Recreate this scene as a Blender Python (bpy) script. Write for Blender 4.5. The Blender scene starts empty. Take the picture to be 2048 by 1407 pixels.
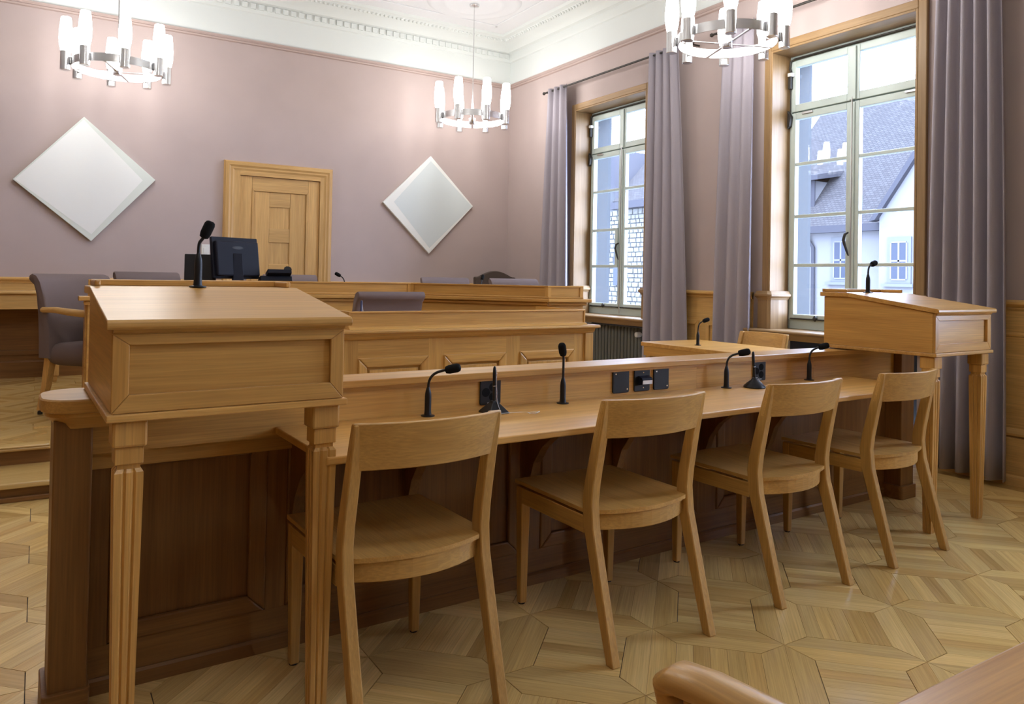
import bpy, math, random
from mathutils import Vector, Matrix
random.seed(7)
R_ = math.radians
sc = bpy.context.scene
col = sc.collection

# ------------------------------------------------------------------ camera
CAM_H = 1.2
FPX, CYPX = 1519.2176, 535.43
yaw, pitch, roll = R_(31.94273), R_(0.80744), R_(-1.03986)
fw = Vector((math.sin(yaw)*math.cos(pitch), math.cos(yaw)*math.cos(pitch), math.sin(pitch)))
rt = Vector((math.cos(yaw), -math.sin(yaw), 0))
dn = fw.cross(rt)
rt2 = rt*math.cos(roll) + dn*math.sin(roll)
dn2 = dn*math.cos(roll) - rt*math.sin(roll)
cam_d = bpy.data.cameras.new('camera'); cam = bpy.data.objects.new('camera', cam_d); col.objects.link(cam)
cam.matrix_world = Matrix(((rt2.x, -dn2.x, -fw.x, 0), (rt2.y, -dn2.y, -fw.y, 0), (rt2.z, -dn2.z, -fw.z, CAM_H), (0, 0, 0, 1)))
cam_d.sensor_fit = 'HORIZONTAL'; cam_d.sensor_width = 36
cam_d.lens = 36*FPX/2048
cam_d.shift_y = -(703.5-CYPX)/2048
cam_d.clip_start = 0.02; cam_d.clip_end = 300
sc.camera = cam

# ------------------------------------------------------------------ world, exposure
W_STRENGTH = 24.5
LAMP_STRENGTH = 26.5
w = bpy.data.worlds.new('overcast_sky'); sc.world = w; w.use_nodes = True
bg = w.node_tree.nodes['Background']
bg.inputs[0].default_value = (0.62, 0.72, 1.0, 1); bg.inputs[1].default_value = W_STRENGTH
vs = sc.view_settings
vs.view_transform = 'Standard'; vs.look = 'None'; vs.exposure = 0.0; vs.gamma = 1.0; vs.use_curve_mapping = False
sc.cycles.use_denoising = True
sc.cycles.max_bounces = 7; sc.cycles.diffuse_bounces = 3; sc.cycles.glossy_bounces = 3; sc.cycles.adaptive_threshold = 0.015; sc.cycles.transparent_max_bounces = 16
sc.cycles.sample_clamp_indirect = 6

# ------------------------------------------------------------------ key dimensions
XR, YB, ZC = 5.09, 8.29, 4.2          # window wall, back wall, ceiling
XL, YF = -2.6, -3.4                   # wall on the left, wall behind the camera
A = 0.026                             # the benches stand slightly off the wall's line
RAILZ = 3.62; CAPZ = 1.125
Z1, Z2 = 0.105, 0.215                 # two steps of the dais
WINS = [('window_1', 5.66, 6.84, 6.265), ('window_2', 2.93, 4.16, 3.555), ('window_3', 0.20, 1.43, 0.825), ('added_window', -2.53, -1.30, -1.905)]  # last one: unseen opening behind the camera, added for more daylight fill
WTOP, WSILL = 3.10, 0.83
def bw(u, v, z=0.0): c, s = math.cos(A), math.sin(A); return Vector((c*u-s*v, s*u+c*v, z))

# ------------------------------------------------------------------ materials
def newmat(name):
    m = bpy.data.materials.new(name); m.use_nodes = True
    nt = m.node_tree; return m, nt, nt.nodes['Principled BSDF']
def plain(name, c, rough=0.5, metal=0.0, noise=0.0, nscale=30.0, bump=0.0, spec=0.5, coat=0.0):
    m, nt, b = newmat(name)
    b.inputs['Base Color'].default_value = (*c, 1); b.inputs['Roughness'].default_value = rough
    b.inputs['Metallic'].default_value = metal; b.inputs['Specular IOR Level'].default_value = spec
    b.inputs['Coat Weight'].default_value = coat
    if noise or bump:
        tc = nt.nodes.new('ShaderNodeTexCoord'); n = nt.nodes.new('ShaderNodeTexNoise')
        n.inputs['Scale'].default_value = nscale; n.inputs['Detail'].default_value = 4
        nt.links.new(tc.outputs['Object'], n.inputs['Vector'])
        if noise:
            r = nt.nodes.new('ShaderNodeValToRGB')
            r.color_ramp.elements[0].color = (*[x*(1-noise) for x in c], 1)
            r.color_ramp.elements[1].color = (*[min(1, x*(1+noise)) for x in c], 1)
            r.color_ramp.elements[0].position = .3; r.color_ramp.elements[1].position = .7
            nt.links.new(n.outputs['Fac'], r.inputs['Fac']); nt.links.new(r.outputs['Color'], b.inputs['Base Color'])
        if bump:
            bp = nt.nodes.new('ShaderNodeBump'); bp.inputs['Strength'].default_value = bump; bp.inputs['Distance'].default_value = .002
            nt.links.new(n.outputs['Fac'], bp.inputs['Height']); nt.links.new(bp.outputs['Normal'], b.inputs['Normal'])
    return m
def wood(name, c1, c2, axis, rough=0.34, fine=0.16, var=0.10, spec=0.42):
    m, nt, b = newmat(name); N = nt.nodes.new; L = nt.links.new
    b.inputs['Roughness'].default_value = rough; b.inputs['Specular IOR Level'].default_value = spec
    tc = N('ShaderNodeTexCoord'); oi = N('ShaderNodeObjectInfo')
    mul = N('ShaderNodeMath'); mul.operation = 'MULTIPLY'; mul.inputs[1].default_value = 43.0; L(oi.outputs['Random'], mul.inputs[0])
    add = N('ShaderNodeVectorMath'); add.operation = 'ADD'; L(tc.outputs['Object'], add.inputs[0]); L(mul.outputs[0], add.inputs[1])
    def mp(along, across):
        k = N('ShaderNodeMapping'); s = [across]*3; s['xyz'.index(axis)] = along
        k.inputs['Scale'].default_value = s; L(add.outputs[0], k.inputs['Vector']); return k
    k1 = mp(0.9, 20.0); n1 = N('ShaderNodeTexNoise'); n1.inputs['Scale'].default_value = 1.0; n1.inputs['Detail'].default_value = 5
    n1.inputs['Distortion'].default_value = 0.8; L(k1.outputs[0], n1.inputs['Vector'])
    r = N('ShaderNodeValToRGB'); r.color_ramp.elements[0].color = (*c1, 1); r.color_ramp.elements[1].color = (*c2, 1)
    r.color_ramp.elements[0].position = .28; r.color_ramp.elements[1].position = .72; L(n1.outputs['Fac'], r.inputs['Fac'])
    k2 = mp(5.0, 210.0); n2 = N('ShaderNodeTexNoise'); n2.inputs['Scale'].default_value = 1.0; n2.inputs['Detail'].default_value = 3
    L(k2.outputs[0], n2.inputs['Vector'])
    r2 = N('ShaderNodeMapRange'); r2.inputs[1].default_value = .3; r2.inputs[2].default_value = .7
    r2.inputs[3].default_value = 1-fine; r2.inputs[4].default_value = 1+fine*.55; L(n2.outputs['Fac'], r2.inputs[0])
    rv = N('ShaderNodeMapRange'); rv.inputs[3].default_value = 1-var; rv.inputs[4].default_value = 1+var*.7; L(oi.outputs['Random'], rv.inputs[0])
    mm = N('ShaderNodeMath'); mm.operation = 'MULTIPLY'; L(r2.outputs[0], mm.inputs[0]); L(rv.outputs[0], mm.inputs[1])
    mx = N('ShaderNodeVectorMath'); mx.operation = 'SCALE'; L(r.outputs['Color'], mx.inputs[0]); L(mm.outputs[0], mx.inputs['Scale'])
    L(mx.outputs[0], b.inputs['Base Color'])
    bp = N('ShaderNodeBump'); bp.inputs['Strength'].default_value = .12; bp.inputs['Distance'].default_value = .001
    L(n2.outputs['Fac'], bp.inputs['Height']); L(bp.outputs['Normal'], b.inputs['Normal'])
    return m
OAK1, OAK2 = (0.49, 0.245, 0.058), (0.67, 0.375, 0.105)
oak = {a: wood('oak_grain_'+a, OAK1, OAK2, a) for a in 'xyz'}
dark_oak = {a: wood('dark_oak_grain_'+a, (0.185, 0.076, 0.018), (0.270, 0.122, 0.032), a, rough=.42) for a in 'xyz'}  # darker oak for bench base, posts, step risers and lower wainscot
jamb_oak = {a: wood('window_oak_'+a, (0.29, 0.172, 0.072), (0.39, 0.240, 0.108), a, rough=.45) for a in 'xyz'}
door_oak = {a: wood('door_oak_'+a, (0.52, 0.300, 0.100), (0.66, 0.405, 0.155), a, rough=.5) for a in 'xz'}
panel_oak = {a: wood('wainscot_oak_'+a, (0.61, 0.350, 0.105), (0.75, 0.460, 0.160), a, rough=.4) for a in 'xyz'}
chair_oak = {a: wood('chair_oak_'+a, (0.49, 0.262, 0.066), (0.61, 0.350, 0.100), a, rough=.4) for a in 'xyz'}
floor_oak = [wood('parquet_oak_'+str(i), c1, c2, 'x', rough=.20, fine=.15, var=.16, spec=.5) for i, (c1, c2) in enumerate([
    ((0.62, 0.395, 0.130), (0.76, 0.510, 0.190)), ((0.54, 0.325, 0.100), (0.68, 0.435, 0.150)), ((0.66, 0.435, 0.155), (0.80, 0.555, 0.220))])]
dark_gap = plain('dark_joint', (0.05, 0.028, 0.012), .8)
mauve = plain('mauve_wall_paint', (0.475, 0.385, 0.365), .85, noise=.025, nscale=3, bump=.02, spec=.25)
mauve_t = plain('mauve_trim_paint', (0.46, 0.355, 0.325), .6)
white_p = plain('white_plaster', (0.71, 0.74, 0.725), .9, bump=.05, nscale=60, spec=.2)
ceil_p = plain('ceiling_plaster', (0.75, 0.755, 0.77), .9, spec=.2)
curt_m = plain('mauve_grey_curtain', (0.37, 0.335, 0.375), .95, noise=.06, nscale=400, bump=.25, spec=.1)
frame_p = plain('pale_sage_paint', (0.56, 0.645, 0.615), .45)
black_p = plain('black_plastic', (0.008, 0.008, 0.009), .42, spec=.35)
navy_p = plain('dark_blue_black_plastic', (0.008, 0.009, 0.017), .6, spec=.2)
foam_p = plain('black_foam', (0.009, 0.009, 0.010), .95, bump=.6, nscale=900, spec=.15)
chrome = plain('polished_chrome', (0.78, 0.78, 0.79), .24, metal=1.0)
steel = plain('brushed_steel', (0.55, 0.55, 0.56), .3, metal=1.0)
iron = plain('dark_iron', (0.05, 0.045, 0.04), .5, metal=.6)
grey_fab = plain('taupe_upholstery', (0.185, 0.140, 0.132), .92, noise=.10, nscale=700, bump=.3, spec=.15)
dark_fab = plain('brown_leather', (0.085, 0.060, 0.048), .6, bump=.1, nscale=200)
rad_m = plain('dark_grey_enamel', (0.15, 0.155, 0.14), .4)
white_pl = plain('white_plastic', (0.75, 0.75, 0.72), .4)
canvas_w = plain('white_canvas', (0.84, 0.85, 0.83), .8)
canvas_g = plain('pale_green_white_canvas', (0.70, 0.74, 0.69), .8)
canvas_c = plain('pale_grey_canvas', (0.66, 0.715, 0.725), .8)
niche_m = plain('dark_niche', (0.03, 0.03, 0.03), .9)  # near-black wall face below the window sills
bead_m = plain('steel_beads', (0.8, 0.8, 0.8), .25, metal=.9)
render_w = plain('pale_render', (0.112, 0.110, 0.115), .9, spec=.08, noise=.04, nscale=1.5)
stone_m = plain('pale_rubble_stone', (0.105, 0.105, 0.100), .9, spec=.08, noise=.16, nscale=2.0)
mortar = plain('grey_mortar', (0.048, 0.05, 0.053), .95, spec=.08)
slate_d = plain('dark_bargeboard', (0.035, 0.035, 0.042), .8, spec=.08)
ext_frame = plain('grey_stone_surround', (0.085, 0.088, 0.095), .8, spec=.08)
ext_glass = plain('dark_window_glass', (0.03, 0.035, 0.05), .5, spec=.1)
outer_p = plain('pale_outer_render', (0.078, 0.082, 0.088), .9, spec=.08)
def roof_mat():
    m, nt, b = newmat('clay_roof_tiles'); tc = nt.nodes.new('ShaderNodeTexCoord'); br = nt.nodes.new('ShaderNodeTexBrick')
    br.inputs['Color1'].default_value = (0.043, 0.040, 0.041, 1); br.inputs['Color2'].default_value = (0.055, 0.052, 0.053, 1)
    br.inputs['Mortar'].default_value = (0.02, 0.02, 0.023, 1); br.inputs['Scale'].default_value = 1.0
    br.inputs['Brick Width'].default_value = .17; br.inputs['Row Height'].default_value = .115; br.inputs['Mortar Size'].default_value = .010
    nt.links.new(tc.outputs['UV'], br.inputs['Vector']); nt.links.new(br.outputs['Color'], b.inputs['Base Color'])
    b.inputs['Roughness'].default_value = .9; b.inputs['Specular IOR Level'].default_value = .05; return m
roof_m = roof_mat()
def glass_mat():
    m = bpy.data.materials.new('window_glass'); m.use_nodes = True; nt = m.node_tree; nt.nodes.remove(nt.nodes['Principled BSDF'])
    out = nt.nodes['Material Output']; t = nt.nodes.new('ShaderNodeBsdfTransparent'); g = nt.nodes.new('ShaderNodeBsdfGlossy')
    t.inputs[0].default_value = (0.93, 0.96, 0.97, 1); g.inputs['Roughness'].default_value = 0.015
    lw = nt.nodes.new('ShaderNodeLayerWeight'); lw.inputs[0].default_value = .5; pw = nt.nodes.new('ShaderNodeMath'); pw.operation = 'POWER'; pw.inputs[1].default_value = 5.0
    mr = nt.nodes.new('ShaderNodeMapRange'); mr.inputs[3].default_value = .04; mr.inputs[4].default_value = 1.0; mx = nt.nodes.new('ShaderNodeMixShader')
    nt.links.new(lw.outputs['Facing'], pw.inputs[0]); nt.links.new(pw.outputs[0], mr.inputs[0]); nt.links.new(mr.outputs[0], mx.inputs[0]); nt.links.new(t.outputs[0], mx.inputs[1]); nt.links.new(g.outputs[0], mx.inputs[2])
    nt.links.new(mx.outputs[0], out.inputs[0]); return m
glass = glass_mat()
def lamp_mat():
    m, nt, b = newmat('lit_opal_glass'); b.inputs['Base Color'].default_value = (.9, .9, .88, 1); b.inputs['Roughness'].default_value = .3
    b.inputs['Emission Color'].default_value = (1.0, 0.985, 0.955, 1); b.inputs['Emission Strength'].default_value = LAMP_STRENGTH; return m
lamp_m = lamp_mat()

# ------------------------------------------------------------------ mesh helpers
class MB:
    def __init__(s): s.v = []; s.f = []; s.m = []; s.uv = None
    def add(s, vs, fs, mi=0):
        o = len(s.v); s.v += [tuple(p) for p in vs]
        for f in fs: s.f.append(tuple(o+i for i in f)); s.m.append(mi)
        return s
    def box(s, x0, x1, y0, y1, z0, z1, mi=0):
        vs = [(x0,y0,z0),(x1,y0,z0),(x1,y1,z0),(x0,y1,z0),(x0,y0,z1),(x1,y0,z1),(x1,y1,z1),(x0,y1,z1)]
        return s.add(vs, [(0,3,2,1),(4,5,6,7),(0,1,5,4),(1,2,6,5),(2,3,7,6),(3,0,4,7)], mi)
    def prism(s, poly, axis, a0, a1, mi=0):
        def P(p, a):
            if axis == 'x': return (a, p[0], p[1])
            if axis == 'y': return (p[0], a, p[1])
            return (p[0], p[1], a)
        n = len(poly); vs = [P(p, a0) for p in poly]+[P(p, a1) for p in poly]
        ar = sum(poly[i][0]*poly[(i+1) % n][1]-poly[(i+1) % n][0]*poly[i][1] for i in range(n))
        if axis == 'y': ar = -ar
        lo, hi = tuple(range(n)), tuple(range(n, 2*n))
        sides = [(i, (i+1) % n, n+(i+1) % n, n+i) for i in range(n)]
        if ar > 0: fs = [lo[::-1], hi]+sides
        else: fs = [lo, hi[::-1]]+[f[::-1] for f in sides]
        if a1 < a0: fs = [f[::-1] for f in fs]
        return s.add(vs, fs, mi)
    def loft(s, rings, mi=0, cap=True):
        n = len(rings[0]); vs = [p for r in rings for p in r]; fs = []
        for k in range(len(rings)-1):
            for i in range(n): fs.append((k*n+i, k*n+(i+1) % n, (k+1)*n+(i+1) % n, (k+1)*n+i))
        if cap: fs += [tuple(range(n))[::-1], tuple(range((len(rings)-1)*n, len(rings)*n))]
        return s.add(vs, fs, mi)
    def lathe(s, prof, n=16, c=(0, 0, 0), mi=0):
        rings = [[(c[0]+r*math.cos(2*math.pi*i/n), c[1]+r*math.sin(2*math.pi*i/n), c[2]+z) for i in range(n)] for r, z in prof]
        return s.loft(rings, mi)
    def tube(s, path, rad, n=8, mi=0):
        path = [Vector(p) for p in path]; rings = []; up = None
        for i, p in enumerate(path):
            t = (path[min(i+1, len(path)-1)]-path[max(i-1, 0)]).normalized()
            if up is None: up = Vector((0, 0, 1)) if abs(t.z) < .9 else Vector((1, 0, 0))
            a = t.cross(up).normalized(); up = a.cross(t).normalized()
            r = rad[i] if isinstance(rad, (list, tuple)) else rad
            rings.append([tuple(p + (a*math.cos(q)+up*math.sin(q))*r) for q in [2*math.pi*j/n for j in range(n)]])
        return s.loft([r[::-1] for r in rings], mi)
    def mesh(s, name, mats, smooth=None):
        me = bpy.data.meshes.new(name); me.from_pydata(s.v, [], s.f)
        for mt in (mats if isinstance(mats, (list, tuple)) else [mats]): me.materials.append(mt)
        me.polygons.foreach_set('material_index', s.m)
        if smooth is not None:
            me.polygons.foreach_set('use_smooth', [True]*len(s.f)); me.set_sharp_from_angle(angle=R_(smooth))
        me.update(); return me
    def build(s, name, mats, parent=None, bevel=0.0, smooth=None, seg=2):
        o = bpy.data.objects.new(name, s.mesh(name, mats, smooth)); col.objects.link(o)
        if parent: o.parent = parent
        if bevel:
            b = o.modifiers.new('bevel', 'BEVEL'); b.width = bevel; b.segments = seg; b.limit_method = 'ANGLE'; b.angle_limit = R_(35)
        return o
def tag(o, label=None, cat=None, group=None, kind=None):
    if label: o['label'] = label
    if cat: o['category'] = cat
    if group: o['group'] = group
    if kind: o['kind'] = kind
    return o
def empty(name, loc=(0, 0, 0), rz=0.0):
    o = bpy.data.objects.new(name, None); o.empty_display_size = .05; col.objects.link(o)
    o.location = loc; o.rotation_euler = (0, 0, rz); return o
def copy_tree(o, parent=None):
    c = o.copy(); col.objects.link(c); c.parent = parent
    for ch in list(o.children): copy_tree(ch, c)
    return c
def mitre_frame(parent, x0, x1, z0, z1, wdt, yf, t, mx, mz, bevel=.004, names=('rail', 'stile'), sides='btlr'):
    """four mitred boards in the xz plane; front face at yf, t deep"""
    i0, i1, k0, k1 = x0+wdt, x1-wdt, z0+wdt, z1-wdt
    if 'b' in sides: MB().prism([(x0, z0), (x1, z0), (i1, k0), (i0, k0)], 'y', yf, yf+t).build(names[0], mx, parent, bevel)
    if 't' in sides: MB().prism([(i0, k1), (i1, k1), (x1, z1), (x0, z1)], 'y', yf, yf+t).build(names[0], mx, parent, bevel)
    if 'l' in sides: MB().prism([(x0, z0), (i0, k0), (i0, k1), (x0, z1)], 'y', yf, yf+t).build(names[1], mz, parent, bevel)
    if 'r' in sides: MB().prism([(i1, k0), (x1, z0), (x1, z1), (i1, k1)], 'y', yf, yf+t).build(names[1], mz, parent, bevel)
def rbox(x0, x1, y0, y1, r, n=5):
    pts = []
    for cx, cy, a0 in ((x1-r, y1-r, 0), (x0+r, y1-r, 90), (x0+r, y0+r, 180), (x1-r, y0+r, 270)):
        for k in range(n+1):
            a = R_(a0+90*k/n); pts.append((cx+r*math.cos(a), cy+r*math.sin(a)))
    return pts

# ================================================================== THE SETTING
# ---- floor: diagonal parquet of mitred squares
floor = tag(MB().box(XL, XR+.02, YF, YB, -.08, -.004).build('floor', dark_gap), kind='structure')
E_ = 0.432; OX, OY = 2.133, 1.666
def plank_polys(i, j):
    """pieces of one square, in the tile's own frame, with the grain direction"""
    bwd, g = .082, .0013; out = []
    a, b = 0.0, E_
    def ins(poly):
        cx = sum(p[0] for p in poly)/len(poly); cy = sum(p[1] for p in poly)/len(poly)
        q = []
        for p in poly:
            d = Vector((p[0]-cx, p[1]-cy)); q.append((p[0]-d.x/d.length*g*1.5, p[1]-d.y/d.length*g*1.5))
        return q
    out.append((ins([(a, a), (b, a), (b-bwd, a+bwd), (a+bwd, a+bwd)]), 0))
    out.append((ins([(a+bwd, b-bwd), (b-bwd, b-bwd), (b, b), (a, b)]), 0))
    out.append((ins([(a, a), (a+bwd, a+bwd), (a+bwd, b-bwd), (a, b)]), 1))
    out.append((ins([(b-bwd, a+bwd), (b, a), (b, b), (b-bwd, b-bwd)]), 1))
    n = 5; wd = (E_-2*bwd)/n
    for k in range(n):
        if (i+j) % 2 == 1: out.append((ins([(a+bwd, a+bwd+k*wd), (b-bwd, a+bwd+k*wd), (b-bwd, a+bwd+(k+1)*wd), (a+bwd, a+bwd+(k+1)*wd)]), 0))
        else: out.append((ins([(a+bwd+k*wd, a+bwd), (a+bwd+(k+1)*wd, a+bwd), (a+bwd+(k+1)*wd, b-bwd), (a+bwd+k*wd, b-bwd)]), 1))
    return out
def clip(poly, x0, x1, y0, y1):
    for ax, lim, sg in ((0, x0, 1), (0, x1, -1), (1, y0, 1), (1, y1, -1)):
        res = []
        for k in range(len(poly)):
            p, q = poly[k], poly[(k+1) % len(poly)]; dp, dq = sg*(p[ax]-lim), sg*(q[ax]-lim)
            if dp >= 0: res.append(p)
            if dp*dq < 0:
                t = dp/(dp-dq); res.append((p[0]+(q[0]-p[0])*t, p[1]+(q[1]-p[1])*t))
        poly = res
        if len(poly) < 3: return []
    return poly
def project(x, y, z):
    d = Vector((x, y, z-CAM_H)); zc = d.dot(fw)
    if zc < .05: return None
    return (1024+FPX*d.dot(rt2)/zc, CYPX+FPX*d.dot(dn2)/zc)
def area(pts): return abs(sum(pts[i][0]*pts[(i+1) % len(pts)][1]-pts[(i+1) % len(pts)][0]*pts[i][1] for i in range(len(pts))))/2
S2 = math.sqrt(.5)
def parquet(x0, x1, y0, y1):
    res = []; N_ = 26
    for i in range(-N_, N_):
        for j in range(-N_, N_):
            for poly, gr in plank_polys(i, j):
                wp = [(OX+(p[0]+i*E_)*S2-(-(p[1]+j*E_))*S2*(-1)*(-1)*(-1) if False else OX+(p[0]+i*E_)*S2+(p[1]+j*E_)*S2,
                       OY-(p[0]+i*E_)*S2+(p[1]+j*E_)*S2) for p in poly]
                if max(p[0] for p in wp) < x0 or min(p[0] for p in wp) > x1 or max(p[1] for p in wp) < y0 or min(p[1] for p in wp) > y1: continue
                wp = clip(wp, x0, x1, y0, y1)
                if len(wp) >= 3 and area(wp) > 2e-4: res.append((wp, gr))
    return res
def plank_mesh(polys, z0, z1, name):
    """one mesh; local x is the grain of the single piece"""
    mb = MB()
    for poly in polys: mb.prism(poly, 'z', z0, z1)
    return mb
pl = parquet(XL, XR-.30, YF, 4.70)
scored = []
for wp, gr in pl:
    pp = [project(p[0], p[1], 0) for p in wp]; s = 0
    cx = sum(p[0] for p in wp)/len(wp); cy = sum(p[1] for p in wp)/len(wp)
    if all(pp):
        mx_, my_ = sum(p[0] for p in pp)/len(pp), sum(p[1] for p in pp)/len(pp)
        if -20 < mx_ < 2068 and 0 < my_ < 1425 and (cy < 2.5 or cx < .12 or cx > 4.3): s = area(pp)
    scored.append((s, wp, gr))
scored.sort(key=lambda t: -t[0])
for k, (s, wp, gr) in enumerate(scored[:300]):
    ang = (-math.pi/4 if gr == 0 else math.pi/4)
    cx = sum(p[0] for p in wp)/len(wp); cy = sum(p[1] for p in wp)/len(wp); c_, s_ = math.cos(-ang), math.sin(-ang)
    loc = [((p[0]-cx)*c_-(p[1]-cy)*s_, (p[0]-cx)*s_+(p[1]-cy)*c_) for p in wp]
    o = MB().prism(loc, 'z', -.02, 0).build('plank', floor_oak[random.choice((0, 0, 1, 2, 2))], floor)
    o.location = (cx, cy, 0); o.rotation_euler = (0, 0, ang)
def rest_planks(items, z0, z1, parent):
    for gr in (0, 1):
        for mi in (0, 1, 2):
            mb = MB(); ang = (-math.pi/4 if gr == 0 else math.pi/4); c_, s_ = math.cos(-ang), math.sin(-ang)
            for k, (s, wp, g2) in enumerate(items):
                if g2 == gr and k % 3 == mi: mb.prism([(p[0]*c_-p[1]*s_, p[0]*s_+p[1]*c_) for p in wp], 'z', z0, z1)
            if mb.v:
                o = mb.build('parquet_planks', floor_oak[mi], parent); o.rotation_euler = (0, 0, ang); tag(o, kind='stuff')
rest_planks(scored[300:], -.02, 0, floor)
for k in range(2):                                   # frieze boards along the window wall
    for q in range(5):
        y0 = -2.4+q*1.45
        o = MB().box(-.725+.001, .725-.001, -.073, .073, -.02, 0).build('plank', floor_oak[(k+q) % 3], floor)
        o.location = (XR-.225+k*.15, y0+.725, 0); o.rotation_euler = (0, 0, math.pi/2)

# ---- dais in two steps
plat = tag(empty('platform'), kind='structure')
low = MB().prism([(XL, 4.70), (1.50, 4.70), (1.60, 4.56), (3.72, 4.60), (3.80, 4.70), (XR, 4.70), (XR, YB), (XL, YB)], 'z', 0, Z1-.03)
low.build('lower_step', dark_oak['x'], plat)
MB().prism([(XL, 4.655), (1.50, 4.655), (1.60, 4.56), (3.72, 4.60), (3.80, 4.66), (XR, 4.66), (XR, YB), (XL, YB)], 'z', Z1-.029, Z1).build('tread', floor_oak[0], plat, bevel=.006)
MB().box(XL, 1.50, 4.68, 4.70, 0, .028).build('shoe_moulding', dark_oak['x'], plat, bevel=.006)
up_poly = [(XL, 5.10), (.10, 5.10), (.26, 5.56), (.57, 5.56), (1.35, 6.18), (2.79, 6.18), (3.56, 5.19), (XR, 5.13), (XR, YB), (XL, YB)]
MB().prism(up_poly, 'z', Z1, Z2-.03).build('upper_step', dark_oak['x'], plat)
MB().prism([(XL, 5.06), (.08, 5.06)]+up_poly[2:], 'z', Z2-.03, Z2-.012).build('tread', floor_oak[1], plat, bevel=.006)
MB().box(XL, .08, 5.06, 5.16, Z2-.0119, Z2).build('nosing', floor_oak[0], plat, bevel=.005)
pl2 = [(0, wp, gr) for wp, gr in parquet(XL, .95, 5.165, YB-.02) if min(p[1]-5.6-max(0, p[0]-.57)*.8 for p in wp) > -.05 or max(p[0] for p in wp) < .1]
rest_planks(pl2, Z2-.0118, Z2, plat)

# ---- walls
TH = .49
mb = MB()
mb.box(XL, XR+TH, YB, YB+.4, -.1, RAILZ, 0); mb.box(XL, XR+TH, YB, YB+.4, RAILZ, ZC+.2, 1)
tag(mb.build('wall_back', [mauve, white_p]), kind='structure')
mb = MB(); ys = [YF]
for n, a, b, c in reversed(WINS): ys += [a, b]
ys.append(YB)
for k in range(0, len(ys), 2):
    mb.box(XR, XR+TH, ys[k], ys[k+1], -.1, RAILZ, 0); mb.box(XR, XR+TH, ys[k], ys[k+1], RAILZ, ZC+.2, 1)
for n, a, b, c in WINS:
    mb.box(XR, XR+TH, a, b, WTOP, RAILZ, 0); mb.box(XR, XR+TH, a, b, RAILZ, ZC+.2, 1)
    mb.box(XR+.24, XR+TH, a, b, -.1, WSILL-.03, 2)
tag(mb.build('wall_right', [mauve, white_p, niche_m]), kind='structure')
for nm, bx in (('wall_left', (XL-.3, XL, YF, YB)), ('wall_front', (XL-.3, XR+TH, YF-.3, YF))):
    mb = MB(); mb.box(*bx, 2.3, RAILZ, 0); mb.box(*bx, RAILZ, ZC+.2, 1); mb.box(*bx, -.1, 2.3, 2); tag(mb.build(nm, [mauve, white_p, dark_oak['x']]), kind='structure')  # dark lower band added to both unseen walls to reduce bounced light
ceiling = tag(MB().box(XL-.3, XR+TH, YF-.3, YB+.4, ZC, ZC+.2).build('ceiling', ceil_p), kind='structure')
# picture rail
prof = [(0, 0), (.022, .006), (.030, .018), (.020, .028), (.034, .040), (.034, .052), (0, .058)]
tag(MB().prism([(YB-d, RAILZ+z) for d, z in prof], 'x', XL, XR).build('trim_1', mauve_t), kind='structure')
tag(MB().prism([(XR-d, RAILZ+z) for d, z in prof], 'y', YF, YB).build('trim_2', mauve_t), kind='structure')
# cornice with dentils and an egg moulding
cp = [(0, 3.955), (.022, 3.965), (.03, 3.99), (.03, 4.06), (.07, 4.072), (.09, 4.095), (.125, 4.118), (.185, 4.138), (.215, 4.142), (.245, 4.166), (.30, 4.172), (.31, 4.195), (.31, ZC+.01), (0, ZC+.01)]
co1 = tag(MB().prism([(YB-d, z) for d, z in cp], 'x', XL, XR).build('trim_3', white_p, smooth=30), kind='structure')
co2 = tag(MB().prism([(XR-d, z) for d, z in cp], 'y', YF, YB).build('trim_4', white_p, smooth=30), kind='structure')
dent = MB().prism([(-.026, -.028), (.026, -.028), (.026, .028), (-.026, .028)], 'y', -.016, 0).mesh('dentil', white_p)
def inst(name, me, parent, loc, rz=0.0, sc_=None):
    o = bpy.data.objects.new(name, me); col.objects.link(o); o.parent = parent; o.location = loc; o.rotation_euler = (0, 0, rz)
    if sc_: o.scale = sc_
    return o
for k in range(42): inst('dentil', dent, co1, (XR-.08-k*.085, YB-.029, 4.027))
for k in range(52): inst('dentil', dent, co2, (XR-.029, YB-.08-k*.085, 4.027), math.pi/2)
for nm, par, n, f in (('b', co1, 90, lambda k: (XR-.27-k*.05, YB-.228, 4.150)), ('r', co2, 100, lambda k: (XR-.228, YB-.27-k*.05, 4.150))):
    mb = MB()
    for k in range(n):
        c = f(k); mb.lathe([(.004, -.016), (.017, -.004), (.015, .010), (.004, .016)], 6, c)
    tag(mb.build('egg_moulding', white_p, par, smooth=60), kind='stuff')
# ceiling panel mouldings and roses
for k, (x0, x1, y0, y1) in enumerate([(XL+.5, XR-.52, YF+.5, YB-.52)]):
    mb = MB(); t = .035
    for bx in ((x0, x1, y0, y0+t), (x0, x1, y1-t, y1), (x0, x0+t, y0, y1), (x1-t, x1, y0, y1)): mb.box(*bx, ZC-.014, ZC+.001)
    tag(mb.build('trim_5', ceil_p, bevel=.005), kind='structure')
CH = [(3.97, 7.24), (.535, 7.27), (4.13, 3.78), (.535, 3.78), (.535, .30)]
for k, (x, y) in enumerate(CH):
    mb = MB(); mb.lathe([(.52, .001), (.50, -.012), (.47, -.018), (.44, -.010), (.36, -.010), (.33, -.022), (.29, -.024), (.26, -.010), (.12, -.012), (.09, -.02), (0.005, -.02)], 48, (x, y, ZC))
    tag(mb.build('trim_%d' % (6+k), ceil_p, smooth=40), kind='structure')

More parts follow.
